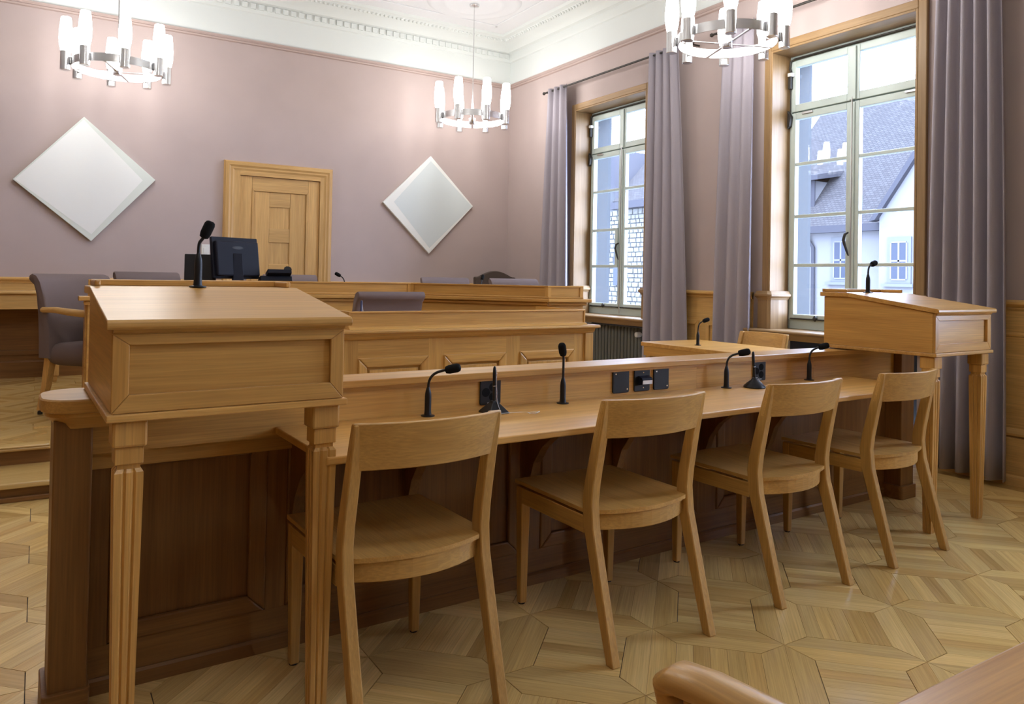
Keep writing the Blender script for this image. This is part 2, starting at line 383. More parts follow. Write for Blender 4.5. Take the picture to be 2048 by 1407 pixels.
# ---- wainscot
def wainscot(root, L, z0, ztop, panels, matx, matz, capz):
    """local: x along the wall, front towards -y, wall face at y=0"""
    MB().box(0, L, -.018, .004, .92, ztop-.01).build('frieze_board', matx, root); MB().box(0, L, -.018, .004, z0, .919).build('backing_board', dark_oak['x'], root)
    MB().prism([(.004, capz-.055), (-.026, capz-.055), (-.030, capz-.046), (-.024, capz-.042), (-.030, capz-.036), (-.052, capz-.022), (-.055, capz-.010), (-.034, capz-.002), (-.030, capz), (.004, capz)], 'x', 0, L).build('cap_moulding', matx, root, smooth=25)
    MB().prism([(-.018, z0), (-.034, z0), (-.034, z0+.14), (-.026, z0+.155), (-.018, z0+.16)], 'x', 0, L).build('base_board', dark_oak['x'], root)
    for (a, b, c, d) in panels: mitre_frame(root, a, b, c, d, .045, -.032, .015, dark_oak['x'], dark_oak['z'], .005, ('panel_rail', 'panel_stile'))
tr = tag(empty('trim_12'), kind='structure')        # window wall, three piers
for (ya, yb, pans) in ((4.33, 5.44, [(.12, .52, .05, .86), (.60, 1.0, .05, .86)]), (-1.12, 0.02, []), (1.62, 2.74, [])):
    pr_ = empty('wainscot_pier'); pr_.parent = tr; pr_.location = (XR, yb, 0); pr_.rotation_euler = (0, 0, -math.pi/2)
    L = yb-ya
    MB().box(0, L, -.018, .004, 0, CAPZ-.01).build('backing_board', panel_oak['x'], pr_)
    MB().prism([(.004, CAPZ-.06), (-.026, CAPZ-.06), (-.030, CAPZ-.050), (-.024, CAPZ-.046), (-.032, CAPZ-.038), (-.056, CAPZ-.026), (-.058, CAPZ-.012), (-.036, CAPZ-.003), (-.030, CAPZ), (.004, CAPZ)], 'x', 0, L).build('cap_moulding', panel_oak['x'], pr_, smooth=25)
    MB().prism([(-.018, .90), (-.030, .905), (-.034, .915), (-.026, .925), (-.018, .93)], 'x', 0, L).build('frieze_bead', panel_oak['x'], pr_) if not pans else None
    MB().prism([(-.018, .30), (-.040, .30), (-.046, .315), (-.030, .335), (-.018, .345)], 'x', 0, L).build('plinth_moulding', panel_oak['x'], pr_)
    MB().prism([(-.018, 0), (-.040, 0), (-.040, .285), (-.018, .295)], 'x', 0, L).build('plinth_board', panel_oak['x'], pr_)
    MB().prism([(-.040, 0), (-.052, 0), (-.052, .05), (-.040, .065)], 'x', 0, L).build('shoe_moulding', panel_oak['x'], pr_)
    for (a, b, c, d) in pans: mitre_frame(pr_, a, b, .36, d, .045, -.034, .017, panel_oak['x'], panel_oak['z'], .006, ('panel_rail', 'panel_stile'))
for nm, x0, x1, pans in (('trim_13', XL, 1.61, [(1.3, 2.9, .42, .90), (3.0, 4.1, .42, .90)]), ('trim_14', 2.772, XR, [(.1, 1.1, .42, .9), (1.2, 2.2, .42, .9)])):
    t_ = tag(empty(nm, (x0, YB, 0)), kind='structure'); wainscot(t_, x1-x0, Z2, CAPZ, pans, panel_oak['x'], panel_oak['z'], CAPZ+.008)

# ---- door
DZ = Z2
door = tag(empty('door_1', (0, YB, 0)), kind='structure')
x0, x1, zt = 1.613, 2.769, 2.381
cas = [(0.0, 0.0), (.030, -.002), (.052, -.012), (.060, -.045), (.050, -.065), (.052, -.080), (.045, -.095), (.043, -.102), (0, -.102)]
def casing(nm, pts):
    o = MB(); o.loft(pts); return o.build(nm, door_oak['z'], door)
for side in (0, 1):
    lo = [((x0-d2 if side == 0 else x1+d2), -d1, DZ) for d1, d2 in cas]; hi = [((x0-d2 if side == 0 else x1+d2), -d1, zt+d2) for d1, d2 in cas]
    MB().loft([lo, hi] if side == 0 else [hi, lo]).build('casing', door_oak['z'], door)
a_ = [(x0-d2, -d1, zt+d2) for d1, d2 in cas]; b_ = [(x1+d2, -d1, zt+d2) for d1, d2 in cas]
MB().loft([a_, b_]).build('casing', door_oak['x'], door)
MB().box(1.715, 1.773, -.042, .001, DZ, 2.314).build('jamb', door_oak['z'], door); MB().box(2.627, 2.668, -.042, .001, DZ, 2.314).build('jamb', door_oak['z'], door)
MB().box(1.773, 2.627, -.042, .001, 2.235, 2.314).build('head', door_oak['x'], door)
leaf = MB().box(1.773, 2.627, .012, .03, DZ, 2.235).build('leaf', dark_gap, door)
# the wall in front of the leaf is thin: the leaf's boards stand just proud of it
MB().box(1.775, 1.90, -.019, .02, DZ+.01, 2.232).build('stile', door_oak['z'], leaf, .003); MB().box(2.50, 2.625, -.019, .02, DZ+.01, 2.232).build('stile', door_oak['z'], leaf, .003)
MB().box(1.901, 2.499, -.019, .02, 2.10, 2.232).build('rail', door_oak['x'], leaf, .003); MB().box(1.901, 2.499, -.019, .02, DZ+.01, .45).build('rail', door_oak['x'], leaf, .003)
mitre_frame(leaf, 1.90, 2.50, .45, 2.10, .022, -.027, .03, door_oak['x'], door_oak['z'], .004, ('moulding', 'moulding'))
MB().box(1.923, 2.085, -.015, .02, .473, 2.077).build('inner_stile', door_oak['z'], leaf, .003); MB().box(2.305, 2.477, -.015, .02, .473, 2.077).build('inner_stile', door_oak['z'], leaf, .003)
zz = [2.077, 1.92, 1.69, 1.54, 1.31, 1.16, .93, .78, .55, .473]
for k in range(0, len(zz), 2): MB().box(2.086, 2.304, -.015, .02, zz[k+1], zz[k]).build('inner_rail', door_oak['x'], leaf, .003)
for k in range(1, len(zz)-1, 2): MB().box(2.086, 2.304, -.004, .02, zz[k+1], zz[k]).build('square_panel', door_oak['z'], leaf)
hn = MB(); hn.tube([(1.84, -.02, 1.21), (1.84, -.06, 1.21), (1.86, -.065, 1.21), (1.96, -.065, 1.21)], .009); hn.box(1.82, 1.86, -.024, -.019, 1.12, 1.29)
hn.build('handle', steel, leaf, smooth=40)

# ---- windows
def window(name, a, b, c, first):
    root = tag(empty(name, (XR, 0, 0)), kind='structure')
    # oak casing on the wall and jamb lining in the reveal
    cw = .062
    for (y0, y1) in ((a-cw, a), (b, b+cw)): MB().box(-.03, .0, y0, y1, CAPZ, WTOP+cw).build('casing', jamb_oak['z'], root, .006)
    MB().box(-.03, 0, a, b, WTOP, WTOP+cw).build('casing', jamb_oak['y'], root, .006)
    for (y0, y1) in ((a, a+.018), (b-.018, b)): MB().box(-.03, .20, y0, y1, WSILL, WTOP).build('jamb_lining', jamb_oak['z'], root, .004)
    MB().box(-.03, .20, a+.018, b-.018, WTOP-.018, WTOP).build('head_lining', jamb_oak['y'], root, .004)
    for sgn, ye in ((1, a), (-1, b)):                # rounded dado pilaster wrapping the reveal corner
        pr2 = [(-.05, ye-sgn*.085), (-.05, ye+sgn*.01), (-.03, ye+sgn*.03), (.05, ye+sgn*.045), (.16, ye+sgn*.045), (.19, ye+sgn*.03), (.20, ye+sgn*.001), (0, ye+sgn*.001), (0, ye-sgn*.085)]
        MB().prism(pr2, 'z', WSILL, CAPZ-.06).build('dado_pilaster', jamb_oak['z'], root)
        big = [(-.075, ye-sgn*.10), (-.075, ye+sgn*.03), (-.05, ye+sgn*.055), (.05, ye+sgn*.07), (.17, ye+sgn*.07), (.205, ye+sgn*.045), (.205, ye+sgn*.001), (0, ye+sgn*.001), (0, ye-sgn*.10)]
        def ring(p, q, t, z): return [(u[0]+(v[0]-u[0])*t, u[1]+(v[1]-u[1])*t, z) for u, v in zip(p, q)]
        rr = [ring(pr2, big, .15, CAPZ-.06), ring(pr2, big, .35, CAPZ-.045), ring(pr2, big, 1, CAPZ-.03), ring(pr2, big, 1, CAPZ-.015), ring(pr2, big, .5, CAPZ), ring(pr2, big, .3, CAPZ+.012)]
        if sgn > 0: rr = [r[::-1] for r in rr]
        MB().loft([r[::-1] for r in rr]).build('dado_cap', jamb_oak['y'], root, smooth=25)
    # sill board over the radiator niche
    MB().prism([(-.13, WSILL-.028), (.24, WSILL-.028), (.24, WSILL), (-.13, WSILL), (-.142, WSILL-.006), (-.145, WSILL-.014), (-.138, WSILL-.024)], 'y', a-.17, b+.17).build('sill', jamb_oak['y'], root, .002)
    MB().prism([(-.10, WSILL-.075), (-.03, WSILL-.075), (-.03, WSILL-.028), (-.12, WSILL-.028), (-.115, WSILL-.045)], 'y', a-.10, b+.10).build('sill_apron', jamb_oak['y'], root)
    for y0, y1 in ((a-.13, a-.06), (b-.015, b+.075)): MB().box(-.05, .24, y0, y1, 0.0, WSILL-.076).build('niche_post', jamb_oak['z'], root, .004)
    for (y0, y1) in ((a, a+.006), (b-.006, b)): MB().box(.276, TH+.004, y0, y1, WSILL-.02, WTOP).build('outer_reveal', outer_p, root)
    MB().box(.276, TH+.004, a+.006, b-.006, WTOP-.006, WTOP+.001).build('outer_reveal', outer_p, root); MB().box(.276, TH+.06, a+.006, b-.006, WSILL-.03, WSILL+.02).build('outer_sill', outer_p, root)
    # painted frame
    fx0, fx1 = .20, .275
    fr = MB(); fr.box(fx0, fx1, a, a+.035, WSILL, WTOP); fr.box(fx0, fx1, b-.035, b, WSILL, WTOP)
    fr.box(fx0, fx1, a+.035, b-.035, WTOP-.06, WTOP); fr.box(fx0, fx1, a+.035, b-.035, WSILL, WSILL+.075); fr.box(fx0+.012, fx1, a+.035, b-.035, 2.595, 2.645)
    fr.build('frame', frame_p, root, .004)
    for lo, hi in ((c+.006, b-.036), (a+.036, c-.006)):
        for z0, z1, bars in ((WSILL+.076, 2.607, [1.352, 1.752, 2.182]), (2.617, WTOP-.061, [])):
            sx0, sx1 = fx0-.018, fx0+.03; st = .048
            s = MB(); s.box(sx0, sx1, lo, lo+st, z0, z1); s.box(sx0, sx1, hi-st, hi, z0, z1)
            br = .045 if bars else .06
            s.box(sx0, sx1, lo+st, hi-st, z0, z0+br); s.box(sx0, sx1, lo+st, hi-st, z1-.055, z1)
            sash = s.build('sash', frame_p, root, .005)
            for zb in bars: MB().box(sx0+.004, sx1, lo+st, hi-st, zb-.013, zb+.013).build('glazing_bar', frame_p, sash, .004)
            ed = [z0+br]+[q for zb in bars for q in (zb-.013, zb+.013)]+[z1-.055]
            for k in range(0, len(ed), 2): MB().box(sx0+.024, sx0+.028, lo+st, hi-st, ed[k], ed[k+1]).build('pane', glass, sash)
            if first and bars and lo > c:            # the small hinged vent light in the third pane
                v = MB(); y0, y1, q0, q1 = lo+st-.012, hi-st+.012, 1.34, 1.765
                v.box(sx0-.014, sx0-.001, y0, y0+.045, q0, q1); v.box(sx0-.014, sx0-.001, y1-.03, y1, q0, q1); v.box(sx0-.014, sx0-.001, y0+.045, y1-.03, q0, q0+.03); v.box(sx0-.014, sx0-.001, y0+.045, y1-.03, q1-.03, q1)
                v.build('vent_frame', frame_p, sash, .003)
    MB().box(fx0-.030, fx0-.018, c-.02, c+.02, WSILL+.09, 2.60).build('cover_strip', frame_p, root, .004)
    MB().box(fx0-.034, fx0-.018, c-.028, c+.028, 2.62, WTOP-.07).build('cover_strip', frame_p, root, .004)
    # ironmongery
    h = MB(); h.tube([(fx0-.035, c+.018, 1.60), (fx0-.06, c+.03, 1.585), (fx0-.065, c+.038, 1.54), (fx0-.06, c+.025, 1.49), (fx0-.058, c+.012, 1.455), (fx0-.05, c+.004, 1.42)], [.006, .011, .012, .010, .009, .005], 8); h.build('handle', iron, root, smooth=50)
    h = MB(); h.tube([(fx0-.033, c, WSILL+.02), (fx0-.033, c, 2.64)], .0045, 6); h.build('bolt_rod', steel, root, smooth=50)
    h = MB(); h.tube([(fx0-.02, a+.05, WTOP-.045), (fx0-.02, b-.075, WTOP-.045)], .008, 8); h.tube([(fx0-.02, b-.075, WTOP-.045), (fx0-.03, b-.04, WTOP-.06), (fx0-.03, b-.032, WTOP-.12), (fx0-.03, b-.045, WTOP-.15)], .009, 8)
    h.build('opener_rod', iron, root, smooth=50)
    MB().box(fx0-.06, fx0+.002, b-.07, b-.03, WTOP-.19, WTOP-.16).build('opener_bracket', white_pl, root, .004)
    h = MB(); h.box(fx0-.05, fx0-.02, b-.055, b-.030, WTOP-.29, WTOP-.19); h.prism([(b-.062, WTOP-.52), (b-.030, WTOP-.47), (b-.030, WTOP-.62), (b-.05, WTOP-.60)], 'x', fx0-.055, fx0-.02); h.box(fx0-.035, fx0-.025, b-.045, b-.038, WTOP-.60, WTOP-.19)
    h.build('opener_lever', iron, root, .003)
    for yy in (b-.20, a+.16): MB().box(fx0-.03, fx0-.018, yy-.05, yy+.05, 2.585, 2.603).build('catch', steel, root, .002)
    MB().lathe([(.002, -.03), (.018, -.012), (.018, 0), (.008, .016), (.002, .02)], 8, (fx0-.03, b-.30, WSILL+.10)).build('latch_knob', iron, root, smooth=40)
    h = MB(); h.tube([(fx0-.025, b-.06, WSILL+.085), (fx0-.025, a+.06, WSILL+.085)], .006, 6); h.build('sill_rod', iron, root, smooth=50)
    return root
for k, (n, a, b, c) in enumerate(WINS): window(n, a, b, c, k == 0)

# ================================================================== OUTSIDE
def scl(p, f): return (p[0]*f, p[1]*f, CAM_H+(p[2]-CAM_H)*f)
bA = tag(empty('townhouse', (25.0, 18.0, -6)), 'pale rendered townhouse with steep tiled roof outside the right window', 'building')
def place(o, par):                                   # geometry given in world coordinates
    o.location = -Vector(par.location); return o
def roof_slab(name, p0, p1, p2, p3, t, parent):
    me = bpy.data.meshes.new(name); P = [Vector(p) for p in (p0, p1, p2, p3)]; n = (P[1]-P[0]).cross(P[3]-P[0]).normalized()*t
    vs = [tuple(p) for p in P]+[tuple(p-n) for p in P]
    me.from_pydata(vs, [], [(0, 1, 2, 3), (7, 6, 5, 4), (0, 4, 5, 1), (1, 5, 6, 2), (2, 6, 7, 3), (3, 7, 4, 0)])
    uv = me.uv_layers.new(name='UVMap'); eu = (P[1]-P[0]).normalized(); ev = (P[3]-P[0]); ev = (ev-eu*ev.dot(eu)).normalized()
    for poly in me.polygons:
        for li in poly.loop_indices:
            d = Vector(vs[me.loops[li].vertex_index])-P[0]; uv.data[li].uv = (d.dot(eu), d.dot(ev))
    me.materials.append(roof_m); o = bpy.data.objects.new(name, me); col.objects.link(o); o.parent = parent; return place(o, parent)
place(MB().box(25, 31, 15.36, 21.2, -6, 3.72).build('wall', render_w, bA), bA)
roof_slab('roof', (24.6, 21.5, 3.35), (24.6, 13.0, 3.35), (30.1, 13.0, 9.4), (30.1, 21.5, 9.4), .2, bA)
place(MB().box(24.55, 24.75, 13.0, 21.5, 3.10, 3.36).build('eaves_board', slate_d, bA), bA)
def ext_window(y0, y1, z0, z1, x, par):
    f = place(MB().box(x-.06, x+.02, y0-.16, y1+.16, z0-.16, z1+.2).build('window_surround', ext_frame, par), par)
    for yy0, yy1 in ((y0, (y0+y1)/2-.03), ((y0+y1)/2+.03, y1)):
        for q0, q1 in ((z0, (z0+z1)/2-.03), ((z0+z1)/2+.03, z1)): 
            g = MB().box(x-.075, x-.058, yy0, yy1, q0, q1).build('pane', ext_glass, f)
    g = MB(); g.box(x-.085, x-.06, y0-.05, y0, z0, z1); g.box(x-.085, x-.06, y1, y1+.05, z0, z1); g.box(x-.085, x-.06, y0, y1, z1, z1+.05); g.box(x-.085, x-.06, y0, y1, z0-.05, z0); g.box(x-.085, x-.06, (y0+y1)/2-.03, (y0+y1)/2+.03, z0, z1); g.box(x-.085, x-.06, y0, y1, (z0+z1)/2-.03, (z0+z1)/2+.03)
    g.build('casement', render_w, f)
    MB().box(x-.2, x, y0-.3, y1+.3, z0-.26, z0-.16).build('sill', ext_frame, f)
ext_window(16.98, 17.50, 1.45, 2.75, 25, bA)
dp = MB(); dp.tube([(24.7, 18.95, 3.2), (24.85, 18.6, 2.9), (24.9, 18.4, 2.6), (24.9, 18.35, -6)], .07, 8); place(dp.build('downpipe', slate_d, bA, smooth=40), bA)
place(MB().prism([(25.37, 4.10), (26.5, 5.40), (26.5, 5.21), (25.37, 5.21)][::-1], 'y', 18.8, 20.5).build('dormer', render_w, bA), bA)
place(MB().box(25.36, 25.42, 18.7, 20.5, 4.05, 5.20).build('dormer_front', slate_d, bA), bA)
place(MB().prism([(25.05, 5.18), (27.2, 5.55), (27.2, 5.75), (25.05, 5.38)], 'y', 18.35, 20.8).build('dormer_roof', slate_d, bA), bA)
bB = tag(empty('gabled_house', (24.6, 12.3, -6)), 'white gabled house wall at the right of the right window view', 'building')
place(MB().prism([(15.35, -6), (15.35, 3.75), (12.1, 8.3), (8.8, 3.75), (8.8, -6)], 'x', 24.3, 26).build('gable_wall', render_w, bB), bB)
place(MB().prism([(15.62, 3.38), (15.40, 3.42), (12.1, 8.12), (8.8, 3.42), (8.58, 3.38), (12.1, 8.42)], 'x', 24.1, 24.5).build('bargeboard', slate_d, bB), bB)
ext_window(14.36, 14.86, 1.42, 2.62, 24.3, bB)
bC = tag(empty('stone_building', (21.0, 24.0, -6)), 'rubble stone building with tiled roof outside the left window', 'building')
place(MB().box(21.03, 30, 21.9, 26.4, -6, 4.4).build('wall', mortar, bC), bC)
place(MB().prism([(26.4, 4.4), (26.4, 6.5), (24.9, 4.4)], 'x', 21.03, 24).build('gable_wall', mortar, bC), bC)
roof_slab('roof', (20.7, 25.2, 4.55), (20.7, 21.7, 4.4), (24.6, 21.7, 8.3), (24.6, 25.2, 8.5), .2, bC)
place(MB().box(20.55, 20.8, 21.7, 25.2, 4.2, 4.5).build('eaves_board', slate_d, bC), bC)
place(MB().prism([(26.6, 7.1), (26.6, 6.75), (24.9, 4.35), (24.6, 4.5)], 'x', 20.85, 24.6).build('verge_board', slate_d, bC), bC)
st_me = []
for k in range(6):
    random.seed(100+k); hw, hh = .5, .5
    pts = [(-hw+random.uniform(0, .08), -hh+random.uniform(0, .08)), (random.uniform(-.15, .15), -hh+random.uniform(0, .05)), (hw-random.uniform(0, .08), -hh+random.uniform(0, .1)), (hw-random.uniform(0, .06), random.uniform(-.1, .1)), (hw-random.uniform(0, .1), hh-random.uniform(0, .08)), (random.uniform(-.1, .1), hh-random.uniform(0, .04)), (-hw+random.uniform(0, .1), hh-random.uniform(0, .1))]
    st_me.append(MB().prism(pts, 'x', -.05, .04).mesh('stone', stone_m))
random.seed(11); z = -.1
while z < 4.2:
    hgt = random.uniform(.17, .26); y = 22.9+random.uniform(0, .2)
    while y < 26.35:
        wd = random.uniform(.20, .46)
        if y+wd < 26.42:
            o = inst('stone', random.choice(st_me), bC, (0, 0, 0)); o.location = Vector((21.03, y+wd/2, z+hgt/2))-Vector(bC.location); o.scale = (1, wd-.025, hgt-.025)
        y += wd
    z += hgt
place(MB().prism([(25.05+.34*math.cos(R_(t)), 2.2+.42*math.sin(R_(t))) for t in range(0, 181, 20)]+[(24.71, 1.0), (25.39, 1.0)], 'x', 20.95, 21.0).build('arched_window', ext_glass, bC), bC)
gnd = MB().box(6, 60, -20, 60, -6.2, -6).build('ground', plain('pale_courtyard_paving', (.2, .2, .2), .9, noise=.1, nscale=2)); tag(gnd, kind='structure')

# ================================================================== FURNITURE
# ---- the long party bench
SM = .003
bench = tag(empty('party_bench', bw(0, 0), A), 'long oak courtroom bench with writing desk, upstand and ledge behind four chairs', 'bench')
U0, U1 = .20, 4.22
MB().box(.14, 4.30, 2.385, 2.55, .829, .853).build('ledge', oak['x'], bench, SM)
MB().box(.21, 4.20, 2.395, 2.40, .820, .829).build('ledge_bead', oak['x'], bench)
for a, b in ((.20, 2.60), (2.6005, 3.46), (3.461, 4.20)): MB().box(a, b, 2.408, 2.44, .690, .829).build('upstand', oak['x'], bench)
MB().box(.7065, 3.68, 1.937, 2.4078, .698, .720).build('desktop', oak['x'], bench, .004)
MB().box(.20, 4.20, 2.468, 2.485, .0, .690).build('front_panel', dark_oak['z'], bench)
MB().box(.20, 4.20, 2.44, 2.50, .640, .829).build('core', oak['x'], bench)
for a, b in ((.19, .255), (.70, .765), (1.678, 1.776), (2.671, 2.793), (3.70, 4.20)): MB().box(a, b, 2.456, 2.468, .13, .690).build('stile', dark_oak['z'], bench, .002)
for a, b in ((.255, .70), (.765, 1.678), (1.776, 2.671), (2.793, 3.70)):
    mitre_frame(bench, a, b, .132, .688, .055, 2.450, .018, dark_oak['x'], dark_oak['z'], .006, ('panel_rail', 'panel_stile'))
MB().box(.20, 4.20, 2.457, 2.468, .035, .132).build('bottom_rail', dark_oak['x'], bench)
MB().prism([(2.445, 0), (2.468, 0), (2.468, .045), (2.452, .045), (2.445, .038)], 'x', .20, 4.20).build('shoe_moulding', dark_oak['x'], bench)
for u in (.79, 1.20, 1.72, 2.17, 2.70, 3.16):
    pts = [(2.10, .697), (2.455, .697), (2.455, .36)]+[(2.455-.02-.33*(1-math.cos(R_(t))), .36+.30*math.sin(R_(t))) for t in range(10, 91, 16)]
    MB().prism(pts, 'x', u-.018, u+.018).build('bracket', dark_oak['z'], bench)
MB().box(4.20, 4.33, 2.36, 2.53, .0, .829).build('end_pilaster', dark_oak['z'], bench, .004)
MB().prism(rbox(4.185, 4.345, 2.345, 2.545, .02), 'z', 0, .075).build('plinth_block', dark_oak['x'], bench, .003)
MB().prism(rbox(.106, .199, 2.36, 2.52, .006), 'z', 0, .795).build('end_post', dark_oak['z'], bench)
MB().prism(rbox(.092, .205, 2.345, 2.535, .012), 'z', 0, .075).build('plinth_block', dark_oak['x'], bench, .003)
def stad(g, z): return [(x, y, z) for x, y in rbox(.074+g, .30, 2.318+g, 2.562-g, .085-g*.6, 8)]
MB().loft([stad(.035, .775), stad(.030, .790), stad(.016, .803), stad(.012, .808), stad(.012, .818), stad(.002, .822), stad(0, .826), stad(0, .853), stad(.004, .857)]).build('post_cap', oak['x'], bench, smooth=30)

# ---- lecterns
def fluted(cx, cy, h, z):
    pts = []; f = h*.34; d = h*.16
    side = [(-h, -h), (-f-d, -h), (-f, -h+d), (-f+d, -h), (f-d, -h), (f, -h+d), (f+d, -h)]
    for k in range(4):
        c, s = [(1, 0), (0, 1), (-1, 0), (0, -1)][k]
        pts += [(cx+x*c-y*s, cy+x*s+y*c, z) for x, y in side]
    return pts
def lectern(loc, label):
    t = tag(empty('lectern', loc, A), label, 'lectern', 'oak lecterns at the bench ends')
    W, D = .548, .60
    sp = [(.012, .876), (D, .876), (D, 1.135), (.45, 1.135), (.012, 1.070)]
    MB().prism(sp, 'x', 0, .02).build('side_panel', oak['y'], t, .002); MB().prism(sp, 'x', W-.02, W).build('side_panel', oak['y'], t, .002)
    MB().box(.02, W-.02, D-.02, D, .876, 1.135).build('back_panel', oak['x'], t)
    MB().box(.02, W-.02, .012, .024, .876, 1.066).build('front_panel', oak['x'], t)
    a0, a1, k0, k1, sl, sb, stp = 0, W, .8765, 1.058, .036, .042, .026
    MB().prism([(a0, k0), (a1, k0), (a1-sl, k0+sb), (a0+sl, k0+sb)], 'y', -.001, .0118).build('rail', oak['x'], t, .002); MB().prism([(a0+sl, k1-stp), (a1-sl, k1-stp), (a1, k1), (a0, k1)], 'y', -.001, .0118).build('rail', oak['x'], t, .002)
    MB().prism([(a0, k0), (a0+sl, k0+sb), (a0+sl, k1-stp), (a0, k1)], 'y', -.001, .0118).build('stile', oak['z'], t, .002); MB().prism([(a1-sl, k0+sb), (a1, k0), (a1, k1), (a1-sl, k1-stp)], 'y', -.001, .0118).build('stile', oak['z'], t, .002)
    MB().box(-.010, W+.010, -.010, D+.008, .8585, .8758).build('bottom_board', oak['x'], t, .003)
    MB().prism([(.012, 1.058), (.0, 1.058), (-.006, 1.062), (-.008, 1.069), (.012, 1.069)], 'x', .001, W-.001).build('bead_moulding', oak['x'], t)
    MB().prism([(-.020, 1.068), (.452, 1.1355), (.452, 1.158), (-.016, 1.0912), (-.022, 1.086), (-.024, 1.076)], 'x', -.014, W+.014).build('lid', oak['x'], t, .002)
    MB().box(-.014, W+.014, .4525, D+.018, 1.1355, 1.158).build('top_board', oak['x'], t, .003)
    MB().box(.0, W, D-.004, D+.014, 1.1582, 1.1765).build('lip', oak['x'], t, .003)
    for x in (0, W-.016): MB().box(x, x+.016, .47, D-.0045, 1.1582, 1.1765).build('lip_return', oak['y'], t, .005)
    for cx in (.042, W-.042):
        cy = .042
        lg = MB().box(cx-.037, cx+.037, cy-.037, cy+.037, .797, .858).build('leg', oak['z'], t, .006)
        MB().box(cx-.030, cx+.030, cy-.030, cy+.030, .757, .7968).build('neck', oak['z'], lg, .002)
        MB().loft([[(cx+a*s, cy+b*s, z) for a, b in ((-1, -1), (1, -1), (1, 1), (-1, 1))] for s, z in ((.024, .746), (.024, .757))]).build('collar', oak['z'], lg)
        MB().loft([fluted(cx, cy, .018, 0), fluted(cx, cy, .021, .02), fluted(cx, cy, .0305, .70), fluted(cx, cy, .0305, .738), fluted(cx, cy, .025, .746)]).build('shaft', oak['z'], lg)
    return t
lectern(bw(.196, 1.93), 'large oak lectern with sloping lid in the left foreground')
lectern(bw(3.724, 1.93), 'oak lectern with sloping lid standing before the right window')

# ---- oak chairs
def curve_pts(x0, x1, y_end, bow, n=10): return [(x0+(x1-x0)*k/n, y_end-bow*(1-(2*k/n-1)**2)) for k in range(n+1)]
def oak_chair(loc, rz, label, grp='oak chairs at the bench'):
    t = tag(empty('oak_chair', loc, rz), label, 'chair', grp)
    hw = .228
    prof = [(-.305, 0, .017), (-.262, .14, .020), (-.218, .29, .023), (-.186, .40, .025), (-.178, .48, .025), (-.186, .54, .0235), (-.214, .67, .020), (-.236, .76, .0165), (-.250, .818, .013)]
    for sx in (-1, 1):
        rings = []
        for y, z, h in prof:
            xc = sx*(hw-.0165) if z < .5 else sx*(hw-.0165-(z-.5)*.012)
            rings.append([(xc-.0165, y-h, z), (xc+.0165, y-h, z), (xc+.0165, y+h, z), (xc-.0165, y+h, z)])
        MB().loft(rings).build('back_leg', chair_oak['z'], t, .004, smooth=40)
        MB().lathe([(.012, -.001), (.013, .004), (.013, .006)], 10, (sx*(hw-.0165), -.305, -.004)).build('glide', black_p, t)
        rings = []
        for z, h in ((0.004, .014), (.40, .020), (.432, .020)):
            xc, yc = sx*(hw-.022), .228
            rings.append([(xc-h, yc-h, z), (xc+h, yc-h, z), (xc+h, yc+h, z), (xc-h, yc+h, z)])
        MB().loft(rings).build('front_leg', chair_oak['z'], t, .004)
        MB().lathe([(.012, -.004), (.013, 0), (.013, .0035)], 10, (sx*(hw-.022), .228, .0)).build('glide', black_p, t)
        MB().box(sx*hw-(.024 if sx > 0 else 0), sx*hw+(0 if sx > 0 else .024), -.165, .207, .375, .432).build('side_rail', chair_oak['y'], t, .003)
    MB().box(-hw+.04, hw-.04, .212, .24, .375, .432).build('front_rail', chair_oak['x'], t, .003)
    # bowed rear rail and seat
    o1 = curve_pts(-hw+.033, hw-.033, -.185, .055); i1 = [(x, y+.022) for x, y in o1]
    MB().prism(o1+i1[::-1], 'z', .385, .4415).build('rear_rail', chair_oak['x'], t, .003)
    seat = MB(); nx, rows = 12, 8; top = []; 
    for j in range(rows+1):
        r = []
        for i in range(nx+1):
            s = 2*i/nx-1; x = s*hw
            yb = -.188-.055*(1-s*s) if abs(s) < .86 else -.160
            y = yb+(.252-yb)*j/rows; dip = .010*(1-s*s)*math.sin(math.pi*min(1, (j+.5)/(rows)))
            r.append((x, y, .455-dip))
        top.append(r)
    vs = [p for r in top for p in r]; nb = len(vs); vs += [(p[0], p[1], p[2]-.013) for p in vs]; fs = []
    W_ = nx+1
    for j in range(rows):
        for i in range(nx):
            a = j*W_+i; fs.append((a, a+1, a+W_+1, a+W_)); fs.append((nb+a, nb+a+W_, nb+a+W_+1, nb+a+1))
    edge = [i for i in range(W_)]+[j*W_+nx for j in range(1, rows+1)]+[rows*W_+i for i in range(nx-1, -1, -1)]+[j*W_ for j in range(rows-1, 0, -1)]
    for k in range(len(edge)): a, b = edge[k], edge[(k+1) % len(edge)]; fs.append((b, a, nb+a, nb+b))
    seat.add(vs, fs); seat.build('seat', chair_oak['y'], t, smooth=40)
    # bowed backrest
    rings = []
    n = 14
    for k in range(n+1):
        s = 2*k/n-1; x = s*(hw-.002); bow = -.048*(1-s*s)
        def P(z, off): return (x, -.2145-(z-.67)*.245+bow+off, z)
        rings.append([P(.693, -.009), P(.820, -.007), P(.820, .007), P(.693, .009)])
    MB().loft([r[::-1] for r in rings]).build('backrest', chair_oak['x'], t, .003, smooth=40)
    return t
oak_chair(bw(.965, 2.105), A+.01, 'pale oak chair nearest the left lectern, first of the row')
oak_chair(bw(1.81, 2.10), A-.02, 'pale oak chair at the bench, second from the left lectern')
oak_chair(bw(2.62, 2.105), A, 'pale oak chair at the bench, third from the left lectern')
oak_chair(bw(3.378, 2.112), A, 'pale oak chair beside the legs of the right lectern')
